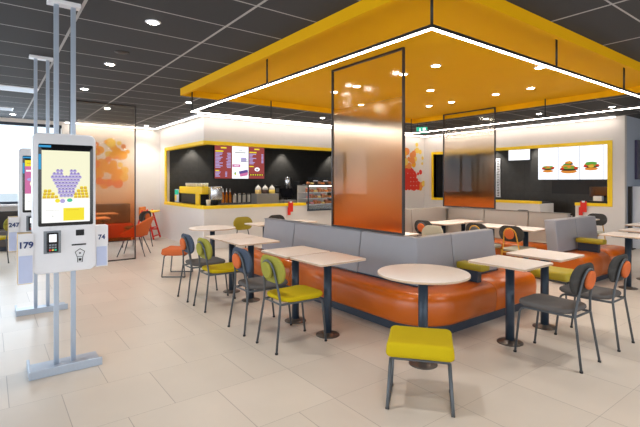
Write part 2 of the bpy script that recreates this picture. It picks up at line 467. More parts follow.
# cove light strips along wall tops -----------------------------------------
def cove(label, x0, x1, y0, y1, px, py):
    t = thing('cove_light', label, 'light strip', ((x0+x1)/2, (y0+y1)/2, 2.97))
    MB().box(x0, x1, y0, y1, 2.985, HC-.002).build('profile', M['kiosk'], t, True)
    MB().box(x0+px, x1-px, y0+py, y1-py, 2.977, 2.985).build('diffuser', M['cove'], t, True)
cove('led strip washing the wall above the front counter', XC-.17, XR-.19, YC-.19, YC-.14, .0, .005)
cove('led strip washing the short side wall above the coffee machine', XC-.19, XC-.14, YC-.13, YB-.2, .005, .0)
cove('led strip washing the wall beside the window and high chair', WX1+.05, XC-.2, YB-.18, YB-.13, .0, .005)
cove('led strip washing the right wall above the burger menu screens', XR-.19, XR-.14, 3.85, YC-.2, .005, .0)

# ------------------------------------------------------------------ canopy and rail light
CX0, CX1, CY0, CY1 = 2.45, 8.05, 1.96, 6.95
t = thing('ceiling_canopy', 'large amber yellow canopy framed under the dark tiled ceiling', 'ceiling canopy', (5, 4.4, 2.9))
mb = MB()
mb.box(CX0, CX0+.05, CY0, CY1, 2.905, HC-.002); mb.box(CX1-.05, CX1, CY0, CY1, 2.905, HC-.002)
mb.box(CX0+.05, CX1-.05, CY0, CY0+.05, 2.905, HC-.002); mb.box(CX0+.05, CX1-.05, CY1-.05, CY1, 2.905, HC-.002)
mb.build('fascia', M['canopy'], t, True)
MB().box(CX0+.05, CX1-.05, CY0+.05, CY1-.05, 3.0, HC-.002).build('panel', M['canopy'], t, True)
RX, RY, RZ, FXR = 2.62, 2.09, 2.66, 7.92
t = thing('rail_light', 'rectangular black rail light with white led strip hanging below the yellow canopy', 'light', (RX, RY, RZ))
mb = MB(); mb.box(RX-.016, RX+.016, RY-.016, 6.92, RZ, RZ+.026); mb.box(RX+.016, FXR, RY-.016, RY+.016, RZ, RZ+.026)
mb.box(RX+.016, FXR, 6.888, 6.92, RZ, RZ+.026); mb.box(FXR-.032, FXR, RY+.016, 6.888, RZ, RZ+.026)
mb.build('profile', M['black'], t, True)
mb = MB(); mb.box(RX-.011, RX+.011, RY-.011, 6.915, RZ-.008, RZ-.0005); mb.box(RX+.011, FXR-.005, RY-.011, RY+.011, RZ-.008, RZ-.0005)
mb.box(RX+.011, FXR-.005, 6.893, 6.915, RZ-.008, RZ-.0005); mb.box(FXR-.027, FXR-.005, RY+.011, 6.893, RZ-.008, RZ-.0005)
mb.build('diffuser', M['led'], t, True)
for x, y in ((RX, 6.89), (RX, 4.5), (RX, RY), (4.58, RY), (6.38, RY), (7.9, RY), (4.1, 6.9), (5.9, 6.9), (7.9, 6.9), (7.9, 3.8)):
    MB().tube([(x, y, RZ+.026), (x, y, 3.0)], .011).build('suspension_rod', M['black'], t, True)

# ------------------------------------------------------------------ ceiling fittings
def make_downlight(z):
    t = thing('downlight', '', 'ceiling light', (0, 0, z))
    MB().lathe([(.05, -.001), (.07, -.001), (.071, -.004), (.052, -.008), (.05, -.008)], seg=24).build('ring', M['kiosk'], t)
    MB().lathe([(.0495, -.002), (.0495, -.009), (.04, -.013), (.001, -.014)], seg=24).build('lens', M['lens'], t)
    return t
dl0 = make_downlight(HC)
used = []
def downlight(x, y, z, label, group, e, spot=True):
    t = dl0 if not used else copy_tree(dl0)
    used.append(1); t.location = (x, y, z); tag(t, label, 'ceiling light', group)
    if spot:
        lamp('downlight_beam', 'SPOT', (x, y, z-.02), e, col=(1, .96, .91), spot_size=math.radians(108), spot_blend=0.8, shadow_soft_size=.07)
E_D = 104
ords = ['first', 'second', 'third', 'fourth', 'fifth', 'sixth']
for i, (x, y) in enumerate(((1.228, 4.216), (1.228, 6.05), (1.228, 7.9), (1.92, 9.7))):
    downlight(x, y, HC, f'{ords[i]} round downlight from the front in the row above the aisle beside the kiosks', 'aisle downlights', E_D)
downlight(.42, 11.8, HC, 'round downlight close to the window head', 'window side downlights', E_D)
for i, (x, y, l) in enumerate((
        (3.0, 8.05, 'round downlight over the far round table'), (3.35, 12.1, 'round downlight washing the wall above the red high chair'),
        (6.2, 8.1, 'round downlight in the dark ceiling before the menu boards'), (8.6, 8.3, 'round downlight in the dark ceiling by the exit sign'),
        (9.4, 5.9, 'round downlight in the dark ceiling seen through the far amber screen'), (9.6, 4.75, 'round downlight before the right counter, left of the menu screens'),
        (9.9, 3.45, 'round downlight before the right counter, above the burger menu screens'))):
    downlight(x, y, HC, l, 'outer downlights', E_D)
for i, (x, y) in enumerate(((4.3, .9), (1.23, 2.4), (1.23, .5), (3.6, -.9), (6.4, .9), (8.6, .9))):
    lamp('front_downlight_beam', 'SPOT', (x, y, HC-.02), E_D, col=(1, .97, .93), spot_size=math.radians(108), spot_blend=0.8, shadow_soft_size=.07)
cz = 3.0
for x, y, l in ((4.53, 3.55, 'nearest round downlight in the yellow canopy, right of the big amber screen'), (4.53, 4.1, 'round yellow canopy downlight second in the line nearest the big amber screen'),
                (4.53, 5.05, 'round yellow canopy downlight third in the line, seen through the big amber screen'), (4.53, 5.6, 'round yellow canopy downlight at the far end of the line through the big amber screen'),
                (5.67, 2.8, 'round yellow canopy downlight in the middle line close to the right rail light'), (5.67, 4.55, 'round yellow canopy downlight at the centre of the canopy'),
                (5.67, 6.2, 'round yellow canopy downlight in the middle line near the far left edge'), (6.81, 3.5, 'round yellow canopy downlight far line, nearest the right rail light'),
                (6.81, 4.1, 'round yellow canopy downlight far line, just above the far amber screen'), (6.81, 4.98, 'round yellow canopy downlight far line, third from the right rail'),
                (6.81, 5.5, 'round yellow canopy downlight far line, farthest from the right rail')):
    downlight(x, y, cz, l, 'canopy downlights', E_D*.55)
for x, y, l in ((1.227, 5.42, 'dark round ceiling speaker in the aisle row'),):
    t = thing('ceiling_speaker', l, 'speaker', (x, y, HC))
    MB().lathe([(.001, -.004), (.075, -.004), (.08, -.001)], seg=24).build('grille', M['black'], t)
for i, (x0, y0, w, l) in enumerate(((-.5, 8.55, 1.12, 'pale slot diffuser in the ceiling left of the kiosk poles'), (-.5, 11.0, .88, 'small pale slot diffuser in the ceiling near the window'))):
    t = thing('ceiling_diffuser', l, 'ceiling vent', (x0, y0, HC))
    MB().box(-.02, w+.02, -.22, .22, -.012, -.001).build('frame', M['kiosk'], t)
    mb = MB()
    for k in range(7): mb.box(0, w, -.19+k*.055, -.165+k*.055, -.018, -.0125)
    mb.build('slats', M['slot'], t)  # vent slats, no lamp: emission puts their brightness into the colour
# exit sign
t = thing('exit_sign', 'green running man exit sign hanging in front of the canopy corner', 'sign', (8.4, 7.0, 2.78))
MB().box(-.13, .13, -.012, .012, -.075, .075, bev=.004).build('panel', M['exitgreen'], t)
mb = MB()
for x in (-.1, .1): mb.tube([(x, 0, .07), (x, 0, HC-2.78-.001)], .005, 6)
mb.build('hanger', M['black'], t)
flat([(0, rect(.02, .09, -.05, .055), 0), (0, ell(-.045, .04, .014, .014, 10), 0), (0, [(-.06, .02), (-.03, .025), (-.025, -.01), (-.01, -.05), (-.025, -.05), (-.045, -.015), (-.075, -.05), (-.09, -.045), (-.062, -.005)], 0)],
     'pictogram', [M['screen']], t, (0, -.0125, 0), (1, 0, 0), (0, 0, 1), (0, -1, 0))
t.rotation_euler = (0, 0, -.85)

# ------------------------------------------------------------------ amber screens
def amber_screen(label, p0, p1, z0, z1, film, posts=.02, topbar=True, botbar=True, clear=0):
    (x0, y0), (x1, y1) = p0, p1
    L = math.hypot(x1-x0, y1-y0); a = math.atan2(y1-y0, x1-x0)
    t = thing('amber_screen', label, 'screen', (x0, y0, z0), a)
    h = z1-z0
    mb = MB(); mb.box(0, posts, -.015, .015, 0, h); mb.box(L-posts, L, -.015, .015, 0, h)
    if topbar: mb.box(posts, L-posts, -.015, .015, h-.022, h)
    if botbar: mb.box(posts, L-posts, -.015, .015, 0, .022)
    mb.build('frame', M['postbrown'], t)
    MB().box(posts-.004, L-posts+.004, -.004, .004, clear or .02, h-.02).build('film_glass', film, t)
    if clear: MB().box(posts-.004, L-posts+.004, -.004, .004, .028, clear-.002).build('clear_glass', M['clear'], t)
    return t
amber_screen('tall amber gradient glass screen standing on the big bench backrest', (3.63, 4.53), (3.63, 3.27), .935, 2.998, M['amber'])
amber_screen('amber gradient glass screen standing on the taupe corner bench backrest', (7.965, 6.04), (7.965, 4.80), .985, 2.998, M['amber'])
amber_screen('floor to ceiling amber glass screen behind the near kiosk', (1.17, 9.1), (2.315, 9.1), .001, HC-.003, M['amberfloor'], clear=.38)

# ------------------------------------------------------------------ tables
def make_table(round_):
    t = thing('round_table' if round_ else 'square_table', '', 'table')
    mb = MB()
    if round_:
        mb.lathe([(.001, .746), (.371, .746), (.376, .75), (.376, .765), (.372, .768), (.001, .768)], seg=64)
    else:
        mb.cushion(densify(stadium(.57, .53, 4, .025), .06), .022, .004, lambda u, v, w: (u, v, .757+w))
    mb.build('tabletop', M['top'], t)
    mb = MB()
    if round_: mb.lathe([(.373, .749), (.3775, .749), (.3775, .764), (.373, .764)], seg=64)
    else:
        o = densify(stadium(.572, .532, 4, .025), .06)
        mb.rings([[Vector((x, y, .749)) for x, y in o], [Vector((x, y, .764)) for x, y in o]], cap=False, smooth=False)
    mb.build('edge_band', M['edge'], t)
    MB().lathe([(.001, .012), (.040, .012), (.040, .73), (.001, .73)], seg=24).build('pole', M['pole'], t)
    MB().lathe([(.001, .0005), (.118, .0005), (.118, .006), (.11, .011), (.06, .014), (.045, .03), (.001, .03)], seg=40).build('base', M['basedisc'], t)
    MB().box(-.16, .16, -.16, .16, .728, .7455, bev=.004).build('bracket', M['pole'], t)
    return t
sq0, rd0 = make_table(False), make_table(True)
cnt = {'s': 0, 'r': 0}
def table(kind, x, y, label, group=None, rz=0):
    src = rd0 if kind == 'r' else sq0
    t = src if cnt[kind] == 0 else copy_tree(src)
    cnt[kind] += 1; t.location = (x, y, 0); t.rotation_euler = (0, 0, rz); tag(t, label, 'table', group)
g1, g2, g3 = 'tables along the left side of the big bench', 'tables along the right benches', 'tables behind the big bench'
table('r', 2.895, 2.40, 'large round pale table at the bench corner behind the yellow stool')
table('r', 2.95, 6.85, 'far round pale table beside the orange stool, in front of the counter')
table('s', 2.69, 3.43, 'square pale table on the left bench side, nearest the round table', g1)
table('s', 2.68, 3.99, 'square pale table second along the left bench side, behind the lime chair', g1)
table('s', 2.69, 5.03, 'square pale table third along the left bench side, by the slate blue chair', g1)
table('s', 2.69, 5.59, 'square pale table fourth along the left bench side, next to the far round table', g1)
table('s', 3.94, 2.225, 'square pale table in front of the right bench side by the nearest dark chair', g2, PI/2)
table('s', 4.655, 2.245, 'square pale table between the two benches in front of the lime stool', g2, PI/2)
table('s', 7.3, 2.34, 'square pale table at the right edge in front of the smaller bench', g2, PI/2)
table('s', 8.15, 2.38, 'square pale table second at the right edge, behind the nearer one', g2, PI/2)
table('s', 9.23, 2.65, 'square pale table farthest at the right edge by the grille cabinet', g2, PI/2)
table('s', 4.0, 6.95, 'square pale table in front of the olive chair near the counter', g3)
table('s', 4.72, 4.48, 'square pale table just behind the big bench corner', g3)
table('s', 6.76, 5.12, 'square pale table left one of the pair at the taupe bench corner', g3)
table('s', 7.37, 5.12, 'square pale table right one of the pair at the taupe bench corner', g3)
table('s', 6.98, 4.27, 'square pale table before the taupe bench, by the chair with the mustard ring', g3)
table('s', 6.98, 3.67, 'square pale table before the taupe bench, next to the smaller grey bench end', g3)
table('s', 9.63, 3.93, 'square pale table behind the smaller bench, in front of the mustard legged chair', g3)
table('s', 4.75, 7.0, 'square pale table behind the left end of the big bench backrest', g3)

# ------------------------------------------------------------------ chairs
def make_chair(seat_m, back_m, pad_m, frame_m):
    t = thing('cafe_chair', '', 'chair')
    r = .0105
    # rear legs and hoop as one bent tube
    zt = .80
    pts = [(-.275, -.175, .008), (-.215, -.145, .43), (-.225, -.118, .56), (-.25, -.1, .70)]
    hoop = []
    for i in range(9):
        a = PI*i/8; hoop.append((-.25 - .02*math.sin(a), -.1*math.cos(a), .70 + .105*math.sin(a)))
    path = pts[:3] + hoop + [(x, -y, z) for x, y, z in reversed(pts[:3])]
    MB().tube(path, r).build('back_hoop', frame_m, t)
    for s in (-1, 1):
        p = [(.275, s*.175, .008)] + arc((.235, s*.175, .36), (.228, s*.175, .418), (.17, s*.172, .42)) + [(-.212, s*.145, .42)]
        MB().tube(p, r).build('front_leg', frame_m, t)
    for x, y in ((-.211, .14), (.15, .168)): MB().tube([(x, -y, .42), (x, y, .42)], .009).build('cross_bar', frame_m, t)
    for x, y in ((-.275, -.175), (-.275, .175), (.275, -.175), (.275, .175)):
        MB().lathe([(.001, .0), (.014, .0), (.014, .014), (.001, .014)], (x, y, 0), 10).build('foot_cap', M['black'], t)
    # seat: rounded trapezoid
    out = []
    for u, v in densify(stadium(.46, .42, 6, .10), .05):
        k = 1 - .10*(.23-u)/.46
        out.append((u, v*k))
    MB().cushion(out, .045, .022, lambda u, v, w: (u+.03, v, .455 + w + .006*(u/.23)**2)).build('seat', seat_m, t)
    # backrest: a curved pill
    MB().cushion(densify(stadium(.41, .25, 6), .04), .032, .015,
                 lambda u, v, w: (-.222 + w + .35*u*u - .12*(v), u, .72 + v)).build('backrest', back_m, t)
    MB().cushion(ell(0, 0, .078, .078, 24), .036, .016, lambda u, v, w: (-.272 + w - .12*v, u, .715 + v)).build('round_pad', pad_m, t)
    mb = MB(); mb.tube([(-.27, 0, .715), (-.225, 0, .715)], .03, 10); mb.build('pad_mount', frame_m, t)
    return t
protos = {}
def chair(style, x, y, rz, label, group):
    if style not in protos:
        protos[style] = c = make_chair(*STY[style])
    else: c = copy_tree(protos[style])
    c.location = (x, y, 0); c.rotation_euler = (0, 0, rz); tag(c, label, 'chair', group)
F_, MF = M['frame'], M['mustardframe']
STY = dict(lime=(M['lemon'], M['lime'], M['lime'], F_), blue=(M['greyfab'], M['bluefab'], M['orangefab'], F_),
           dark=(M['greyfab'], M['darkfab'], M['orangefab'], F_), ring=(M['palefab'], M['darkfab'], M['greyfab'], MF),
           sage=(M['palefab'], M['palefab'], M['palefab'], F_), must=(M['palefab'], M['darkfab'], M['orangefab'], MF),
           olive=(M['lemon'], M['limepad'], M['limepad'], F_))
cg1, cg2, cg3 = 'chairs along the left bench tables', 'chairs at the right tables', 'chairs behind the big bench'
chair('lime', 2.295, 3.48, 0, 'nearest lime chair with mustard yellow seat, at the front left bench table', cg1)
chair('blue', 2.285, 4.07, 0, 'slate blue chair with orange pad just behind the nearest lime chair', cg1)
chair('lime', 2.285, 5.05, 0, 'farther lime chair with mustard yellow seat, between two slate blue chairs', cg1)
chair('blue', 2.28, 5.6, 0, 'farther slate blue chair with orange pad, next to the orange stool', cg1)
chair('dark', 3.935, 1.80, PI/2, 'nearest charcoal chair with orange round pad on the right', cg2)
chair('dark', 4.68, 1.79, PI/2, 'second charcoal chair with orange round pad, nearer the right edge', cg2)
chair('dark', 7.22, 1.78, PI/2, 'charcoal chair cut by the right edge of the picture', cg2)
chair('olive', 3.92, 7.44, -PI/2, 'olive chair seen from the front before the counter', cg3)
chair('dark', 4.7, 7.48, -PI/2, 'dark chair whose top shows above the left end of the bench backrest', cg3)
chair('dark', 6.35, 5.08, 0, 'dark chair with orange pad in front of the corner bench tables', cg3)
chair('dark', 5.6, 5.1, 0, 'dark chair partly hidden by the edge of the big amber screen', cg3)
chair('sage', 5.27, 4.36, PI, 'grey green chair peeking over the big bench corner', cg3)
chair('ring', 6.62, 4.20, 0, 'dark chair with mustard hoop behind the right bench backrest', cg3)
chair('must', 6.66, 3.62, 0, 'dark chair with orange pad and pale seat, between the two benches', cg3)
chair('must', 10.15, 3.9, PI, 'dark chair with mustard legs behind the smaller bench', cg3)
chair('dark', 10.1, 5.5, PI, 'dark chair top showing behind the taupe bench, right one', cg3)
chair('dark', 9.75, 5.95, PI, 'dark chair top showing behind the taupe bench, left one', cg3)
chair('lime', .15, 10.35, 2.6, 'lime chair by the window left of the kiosks', 'window chairs')

# ------------------------------------------------------------------ stools
def make_stool(cush, name, label, loc, rz):
    t = thing(name, label, 'stool', loc, rz)
    for s in (-1, 1):
        y = s*.212
        p = arc((-.165, s*.19, .36), (-.17, s*.19, .37), (-.168, s*.191, .345), 2)
        path = [(.15, s*.192, .335), (.185, y, .03)] + arc((.187, y, .018), (.188, y, .009), (.175, y, .009), 3) + arc((-.17, y, .009), (-.184, y, .009), (-.183, y, .02), 3) + [(-.15, s*.192, .335)]
        MB().tube(path, .0105).build('sled_leg', M['frame'], t)
    for x in (.15, -.15): MB().tube([(x, -.19, .335), (x, .19, .335)], .010).build('cross_bar', M['frame'], t)
    for x in (.172, -.168):
        for sd in (-1, 1): MB().box(x-.014, x+.014, sd*.212-.012, sd*.212+.012, 0, .012).build('foot_cap', M['black'], t)
    MB().cushion(densify(stadium(.40, .445, 5, .035), .05), .10, .03,
                 lambda u, v, w: (u*(1.0 if w < 0 else .96), v*(1 if w < 0 else .985), .392 + w + .012*(u/.2)**2)).build('cushion', cush, t)
    return t
make_stool(M['lemon'], 'sled_stool', 'mustard yellow stool on grey sled legs in the foreground', (2.40, 2.015, 0), PI/2 + math.atan2(1.738-2.057, 2.40-2.142))
make_stool(M['orangefab'], 'sled_stool', 'orange stool on grey sled legs behind the slate blue chair', (2.47, 7.14, 0), math.radians(-37))
make_stool(M['limepad'], 'sled_stool', 'lime stool under the table between the two benches', (5.55, 2.55, 0), 0)

# ------------------------------------------------------------------ benches
def seat_sweep(stations, top, bottom, name, m, parent):
    """stations: (back xy, front xy); profile from back to front"""
    mb = MB(); rings = []
    prof = [(0, top-.005), (.45, top+.004), (.72, top), (.85, top-.012), (.94, top-.04), (.985, top-.085), (1.0, top-.15), (.985, top-.24), (.95, bottom+.02), (.92, bottom), (0, bottom)]
    for b, f in stations:
        ring = []
        for u, z in prof: ring.append(Vector((b[0] + (f[0]-b[0])*u, b[1] + (f[1]-b[1])*u, z)))
        rings.append(ring)
    mb.rings(rings); return mb.build(name, m, parent, True)
def slab_panel(mb, a, b, lean, th, z0, z1, nrm, bev=.018):
    """upright padded panel from a to b (xy, front bottom edge), leaning back by lean along -nrm"""
    d = Vector((b[0]-a[0], b[1]-a[1], 0)); L = d.length; d.normalize(); n = Vector((nrm[0], nrm[1], 0))
    q = bmesh.new(); bmesh.ops.create_cube(q, size=1)
    for v in q.verts:
        u, w, z = v.co.x+.5, v.co.y+.5, v.co.z+.5
        v.co = Vector((a[0], a[1], 0)) + d*(u*L) - n*(w*th + lean*z) + Vector((0, 0, z0 + z*(z1-z0)))
    bmesh.ops.bevel(q, geom=list(q.edges), offset=bev, segments=3, profile=.6, affect='EDGES')
    mb.merge(q, smooth=True)
ZS = .432
# the big L bench: left side along Y, right side along X
BX, BY = 3.53, 3.0             # backrest foot lines
FX, FY = 3.19, 2.60            # seat front lines
YE, XE = 6.24, 5.03            # backrest ends
t = thing('corner_bench', 'large L-shaped bench with orange seat and dove grey backrest at the centre', 'bench', (BX, BY, 0))
def left_st(y, k=1.0): return ((BX+.05, y), (BX+.05 + (FX-BX-.05)*k, y))
def right_st(x, k=1.0): return ((x, BY+.05), (x, BY+.05 + (FY-BY-.05)*k))
YEs, XEs = 6.5, 5.24
st = [left_st(YEs, .93), left_st(YEs-.02, .98), left_st(YEs-.06)] + [left_st(y) for y in (5.6, 4.9)]
seat_sweep(st, ZS, .125, 'seat', M['orange'], t)
st = [left_st(4.893), left_st(4.2), left_st(3.6)]
R = .48
for i in range(0, 11):
    a = PI + PI/2*i/10
    st.append(((BX+.05, BY+.05), (FX+R + R*math.cos(a), FY+R + R*math.sin(a))))
st += [right_st(3.8), right_st(4.34)]
seat_sweep(st, ZS, .125, 'seat', M['orange'], t)
st = [right_st(4.347), right_st(4.8), right_st(XEs-.08), right_st(XEs-.03, .985), right_st(XEs-.006, .95), right_st(XEs, .9)]
seat_sweep(st, ZS, .125, 'seat', M['orange'], t)
for y0, y1 in ((5.365, YE), (3.93, 5.355)):
    mb = MB(); slab_panel(mb, (BX, y0), (BX, y1), .06, .115, .44, .93, (-1, 0)); mb.build('back_panel', M['greyback'], t, True)
# corner back panel (mitred) and right back panels
mb = MB()
out = [(BX, 3.92), (BX, BY), (4.17, BY), (4.17, BY+.115), (BX+.115, BY+.115), (BX+.115, 3.92)]
q = bmesh.new()
lo = [q.verts.new((x, y, .44)) for x, y in out]
hi = [q.verts.new((x + (.06 if i in (0, 1, 4, 5) else 0) , y + (.06 if i in (1, 2, 3, 4) else 0), .93)) for i, (x, y) in enumerate(out)]
q.faces.new(lo); q.faces.new(list(reversed(hi)))
for i in range(6): q.faces.new((lo[i], hi[i], hi[(i+1) % 6], lo[(i+1) % 6]))
bmesh.ops.recalc_face_normals(q, faces=q.faces)
bmesh.ops.bevel(q, geom=list(q.edges), offset=.014, segments=3, profile=.6, affect='EDGES')
mb.merge(q, smooth=True); mb.build('back_panel', M['greyback'], t, True)
mb = MB(); slab_panel(mb, (4.18, BY), (XE, BY), .06, .115, .44, .93, (0, -1)); mb.build('back_panel', M['greyback'], t, True)
mb = MB()
mb.box(BX+.12, BX+.20, BY+.12, YE-.02, 0, .90); mb.box(BX+.20, XE-.02, BY+.12, BY+.20, 0, .90)
mb.build('back_board', M['taupe'], t, True)
mb = MB()
mb.box(FX+.13, BX+.1, FY+.45, YEs-.08, 0, .125); mb.box(BX+.1, XEs-.08, FY+.11, BY+.1, 0, .125)
mb.prism([(FX+.13, FY+.45), (FX+.2, FY+.25), (FX+.33, FY+.14), (BX+.1, FY+.11), (BX+.1, FY+.45)], 0, .125)
mb.build('plinth', M['plinth'], t, True)
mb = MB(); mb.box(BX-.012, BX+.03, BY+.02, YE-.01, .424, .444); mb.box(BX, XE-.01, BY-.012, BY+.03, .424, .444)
mb.build('shadow_strip', M['plinth'], t, True)  # dark strip modelled in place of the shade under the backrest
def bench_arm(x, yb, yf, t):
    MB().box(x-.075, x+.075, yf, yb, .56, .635, bev=.022).build('arm_pad', M['limepad'], t, True)
    MB().box(x-.035, x+.035, yf+.08, yb-.02, ZS-.01, .565, bev=.004).build('arm_block', M['plinth'], t, True)
bench_arm(4.24, 2.99, 2.66, t)

# smaller straight bench on the right
t = thing('straight_bench', 'smaller bench with orange seat and grey backrest beyond the right tables', 'bench', (7.7, 3.1, 0))
B2X0, B2X1, B2Y, F2Y = 6.9, 8.38, 3.12, 2.68
def st2(x, k=1.0): return ((x, B2Y+.05), (x, B2Y+.05 + (F2Y-B2Y-.05)*k))
seat_sweep([st2(6.76, .9), st2(6.766, .95), st2(6.79, .985), st2(6.84), st2(7.3), st2(7.64)], ZS, .10, 'seat', M['orange'], t)
seat_sweep([st2(7.647), st2(8.1), st2(8.5), st2(8.55, .985), st2(8.574, .95), st2(8.58, .9)], ZS, .10, 'seat', M['orange'], t)
for a, b in ((B2X0, 7.59), (7.60, B2X1)):
    mb = MB(); slab_panel(mb, (a, B2Y), (b, B2Y), .05, .17, .44, .93, (0, -1)); mb.build('back_panel', M['greyback'], t, True)
MB().box(B2X0+.04, B2X1-.04, B2Y+.06, B2Y+.15, 0, .46, bev=.004).build('back_board', M['greyback'], t, True)
MB().box(6.86, 8.5, F2Y+.1, B2Y+.1, 0, .10).build('plinth', M['plinth'], t, True)
bench_arm(7.52, B2Y-.01, F2Y+.03, t)

# taupe corner bench behind
t = thing('taupe_corner_bench', 'long taupe backed corner bench with orange seat in front of the right counter', 'bench', (7.9, 5.9, 0))
TX, TY, TZ = 7.86, 5.86, .98
mb = MB()
seat_sweep([((TX+.03, y), (TX-.36, y)) for y in (3.42, 4.6, 5.46)], ZS, .10, 'seat', M['orange'], t)
seat_sweep([((x, TY+.03), (x, TY-.36)) for x in (5.7, 6.6, TX+.03)], ZS, .10, 'seat', M['orange'], t)
for y0, y1 in ((3.42, 4.1), (4.11, 5.0), (5.01, TY)):
    mb = MB(); slab_panel(mb, (TX, y0), (TX, y1), .04, .11, .44, TZ, (-1, 0)); mb.build('back_panel', M['taupe'], t, True)
for x0, x1 in ((5.7, 6.75), (6.76, TX-.005)):
    mb = MB(); slab_panel(mb, (x0, TY), (x1, TY), .04, .11, .44, TZ, (0, -1)); mb.build('back_panel', M['taupe'], t, True)
mb = MB(); mb.box(TX+.16, TX+.22, 3.42, TY+.2, 0, TZ-.04); mb.box(5.7, TX+.16, TY+.16, TY+.2, 0, TZ-.04); mb.build('back_board', M['taupe'], t, True)
mb = MB(); mb.box(TX-.24, TX+.1, 3.46, TY+.1, 0, .1); mb.box(5.74, TX-.24, TY-.24, TY+.1, 0, .1); mb.build('plinth', M['plinth'], t, True)

# ------------------------------------------------------------------ kiosks
def make_kiosk(label, loc, num, num2, ad):
    """front faces -Y; local x 0 is the middle of the base"""
    t = thing('order_kiosk', label, 'kiosk', loc)
    mb = MB(); mb.box(-.255, .255, -.2, .1, .0005, .022, bev=.003); mb.box(-.255, .255, -.2, -.185, .022, .065, bev=.003); mb.box(-.255, -.235, -.185, .1, .022, .065, bev=.003)
    mb.build('base', M['steel'], t)
    for x in (-.055, .068):
        MB().box(x-.018, x+.018, -.018, .018, .02, 2.985, bev=.004).build('pole', M['steel'], t)
    MB().box(-.12, .12, -.05, .05, 2.985, HC-.002, bev=.004).build('ceiling_plate', M['kiosk'], t)
    # cabinet
    def fn(u, v, w): return (u, -.075 + w, v)
    out = [(x-.006, z+1.35) for x, z in stadium(.448, 1.118, 6, .05)]
    body = MB().cushion(out, .10, .012, fn).build('cabinet', M['kiosk'], t)
    # display
    fy = -.1265
    b = MB().cushion([(x+.003, z+1.495) for x, z in stadium(.388, .655, 4, .012)], .006, .002, lambda u, v, w: (u, fy + w, v)).build('display', M['bezel'], t)
    O, U, V, n = (0, fy-.0035, 0), (1, 0, 0), (0, 0, 1), (0, -1, 0)
    x0, x1, z0, z1 = -.168, .172, 1.195, 1.772
    it = [(0, rect(x0, x1, z0, z1), 0), (1, rect(x0, x1, z0, z0+.15), 1), (2, rect(x0+.0, x0+.34, z0+.150, z0+.19), 1)]
    it += [(3, rect(-.02, .13, z0+.012, z0+.115), 2)]
    it += [(4, rect(x0+.025, x0+.12, z0+.098, z0+.1), 3), (4, rect(x0+.07, x0+.08, z0+.05, z0+.055), 3), (5, rect(0, .09, z0+.097, z0+.1), 3)]
    it += [(8, rect(-.189, -.105, 1.795, 1.812), 0), (8, rect(-.189, -.172, 1.62, 1.74), 0)]
    if ad == 'heart':
        random.seed(3)
        for sd in (-1, 1):
            for r_, w_ in enumerate((4, 4, 3, 2) if sd > 0 else (4, 3, 2)):
                for k in range(w_):
                    u = sd*(.150 - k*.027 - r_*.004); v = z0+.205+r_*.024
                    it.append((5, rect(u-.012, u+.012, v-.01, v+.008), 2+r_*.1)); it.append((3, ell(u, v+.009, .012, .005, 10), 2.05+r_*.1))
        for r_ in range(9):
            v = z0+.215+r_*.025
            ws = [4, 5, 5, 6, 7, 8, 9, 8, 6][r_]
            for k in range(ws):
                u = (k-(ws-1)/2)*.024
                if r_ >= 7 and abs(u) < .02: continue
                if r_ == 8 and abs(u) < .034: continue
                it.append((6, ell(u+.002, v, .0135, .0135, 10), 4)); it.append((7, ell(u+.002, v+.007, .006, .004, 8), 5))
        it += [(3, ell(-.06, z0+.175, .018, .016), 4), (6, ell(-.025, z0+.172, .018, .017), 4), (9, ell(.025, z0+.177, .02, .015), 4)]
    else:
        it += [(3, rect(x0, x1, z1-.07, z1), 2), (5, rect(x0+.02, x0+.1, z1-.045, z1-.03), 3), (10, rect(x0, x1, z0+.19, z1-.07), 2), (0, ell(-.06, 1.5, .06, .05), 3), (11, ell(-.07, 1.6, .04, .03), 3), (6, ell(-.1, 1.55, .05, .02), 3.4), (1, rect(x0+.01, x1-.01, 1.64, 1.66), 3)]
    flat(it, 'advert', [M['scr_cream'], M['scr_white'], M['scr_white'], M['scr_yellow'], M['scr_grey'], M['scr_gold'], M['scr_purple'], M['scr_violet'], M['scr_blue'], M['scr_green'], M['scr_pink'], M['scr_red']], b, O, U, V, n)
    # card terminal
    c = MB().box(-.135, -.055, -.16, -.125, .962, 1.118, bev=.008).build('card_terminal', M['bezel'], t)
    MB().box(-.12, -.07, -.1625, -.1605, 1.045, 1.105).build('terminal_screen', M['screen'], c)
    mb = MB()
    for i in range(3):
        for j in range(3): mb.mi = j if i == 0 else 3; mb.box(-.12+j*.018, -.106+j*.018, -.163, -.1605, .975+i*.02, .988+i*.02)
    mb.build('keypad', [M['red'], M['decal_yellow'], M['exitgreen'], M['grille']], c)
    MB().box(-.155, -.035, -.1262, -.1245, .95, 1.13, bev=.0005).build('terminal_recess', M['grille'], t)
    MB().box(.07, .13, -.129, -.125, 1.08, 1.128, bev=.0008).build('scanner', M['bezel'], t)
    MB().box(.04, .145, -.128, -.125, 1.0, 1.012).build('receipt_slot', M['inkblack'], t)
    # pentagon emblem
    mb = MB()
    pent = [Vector((.10 + .036*math.sin(2*PI*i/5), -.1262, .935 + .036*math.cos(2*PI*i/5))) for i in range(5)]
    mb.tube(pent, .003, 6, closed=True)
    mb.tube([(.082, -.1262, .90), (.082, -.1262, .862), (.118, -.1262, .862), (.118, -.1262, .90)], .003, 6)
    mb.box(.094, .106, -.128, -.1255, .929, .941); mb.box(.09, .11, -.128, -.1255, .872, .892)
    mb.build('emblem', M['inkblack'], t)
    # number racks on both sides
    r = MB().box(-.325, -.234, -.13, -.03, .73, 1.125, bev=.002).build('left_rack', M['wood'], t)
    cd = MB().box(-.322, -.222, -.136, -.1305, .735, 1.12).build('number_card', M['white'], r)
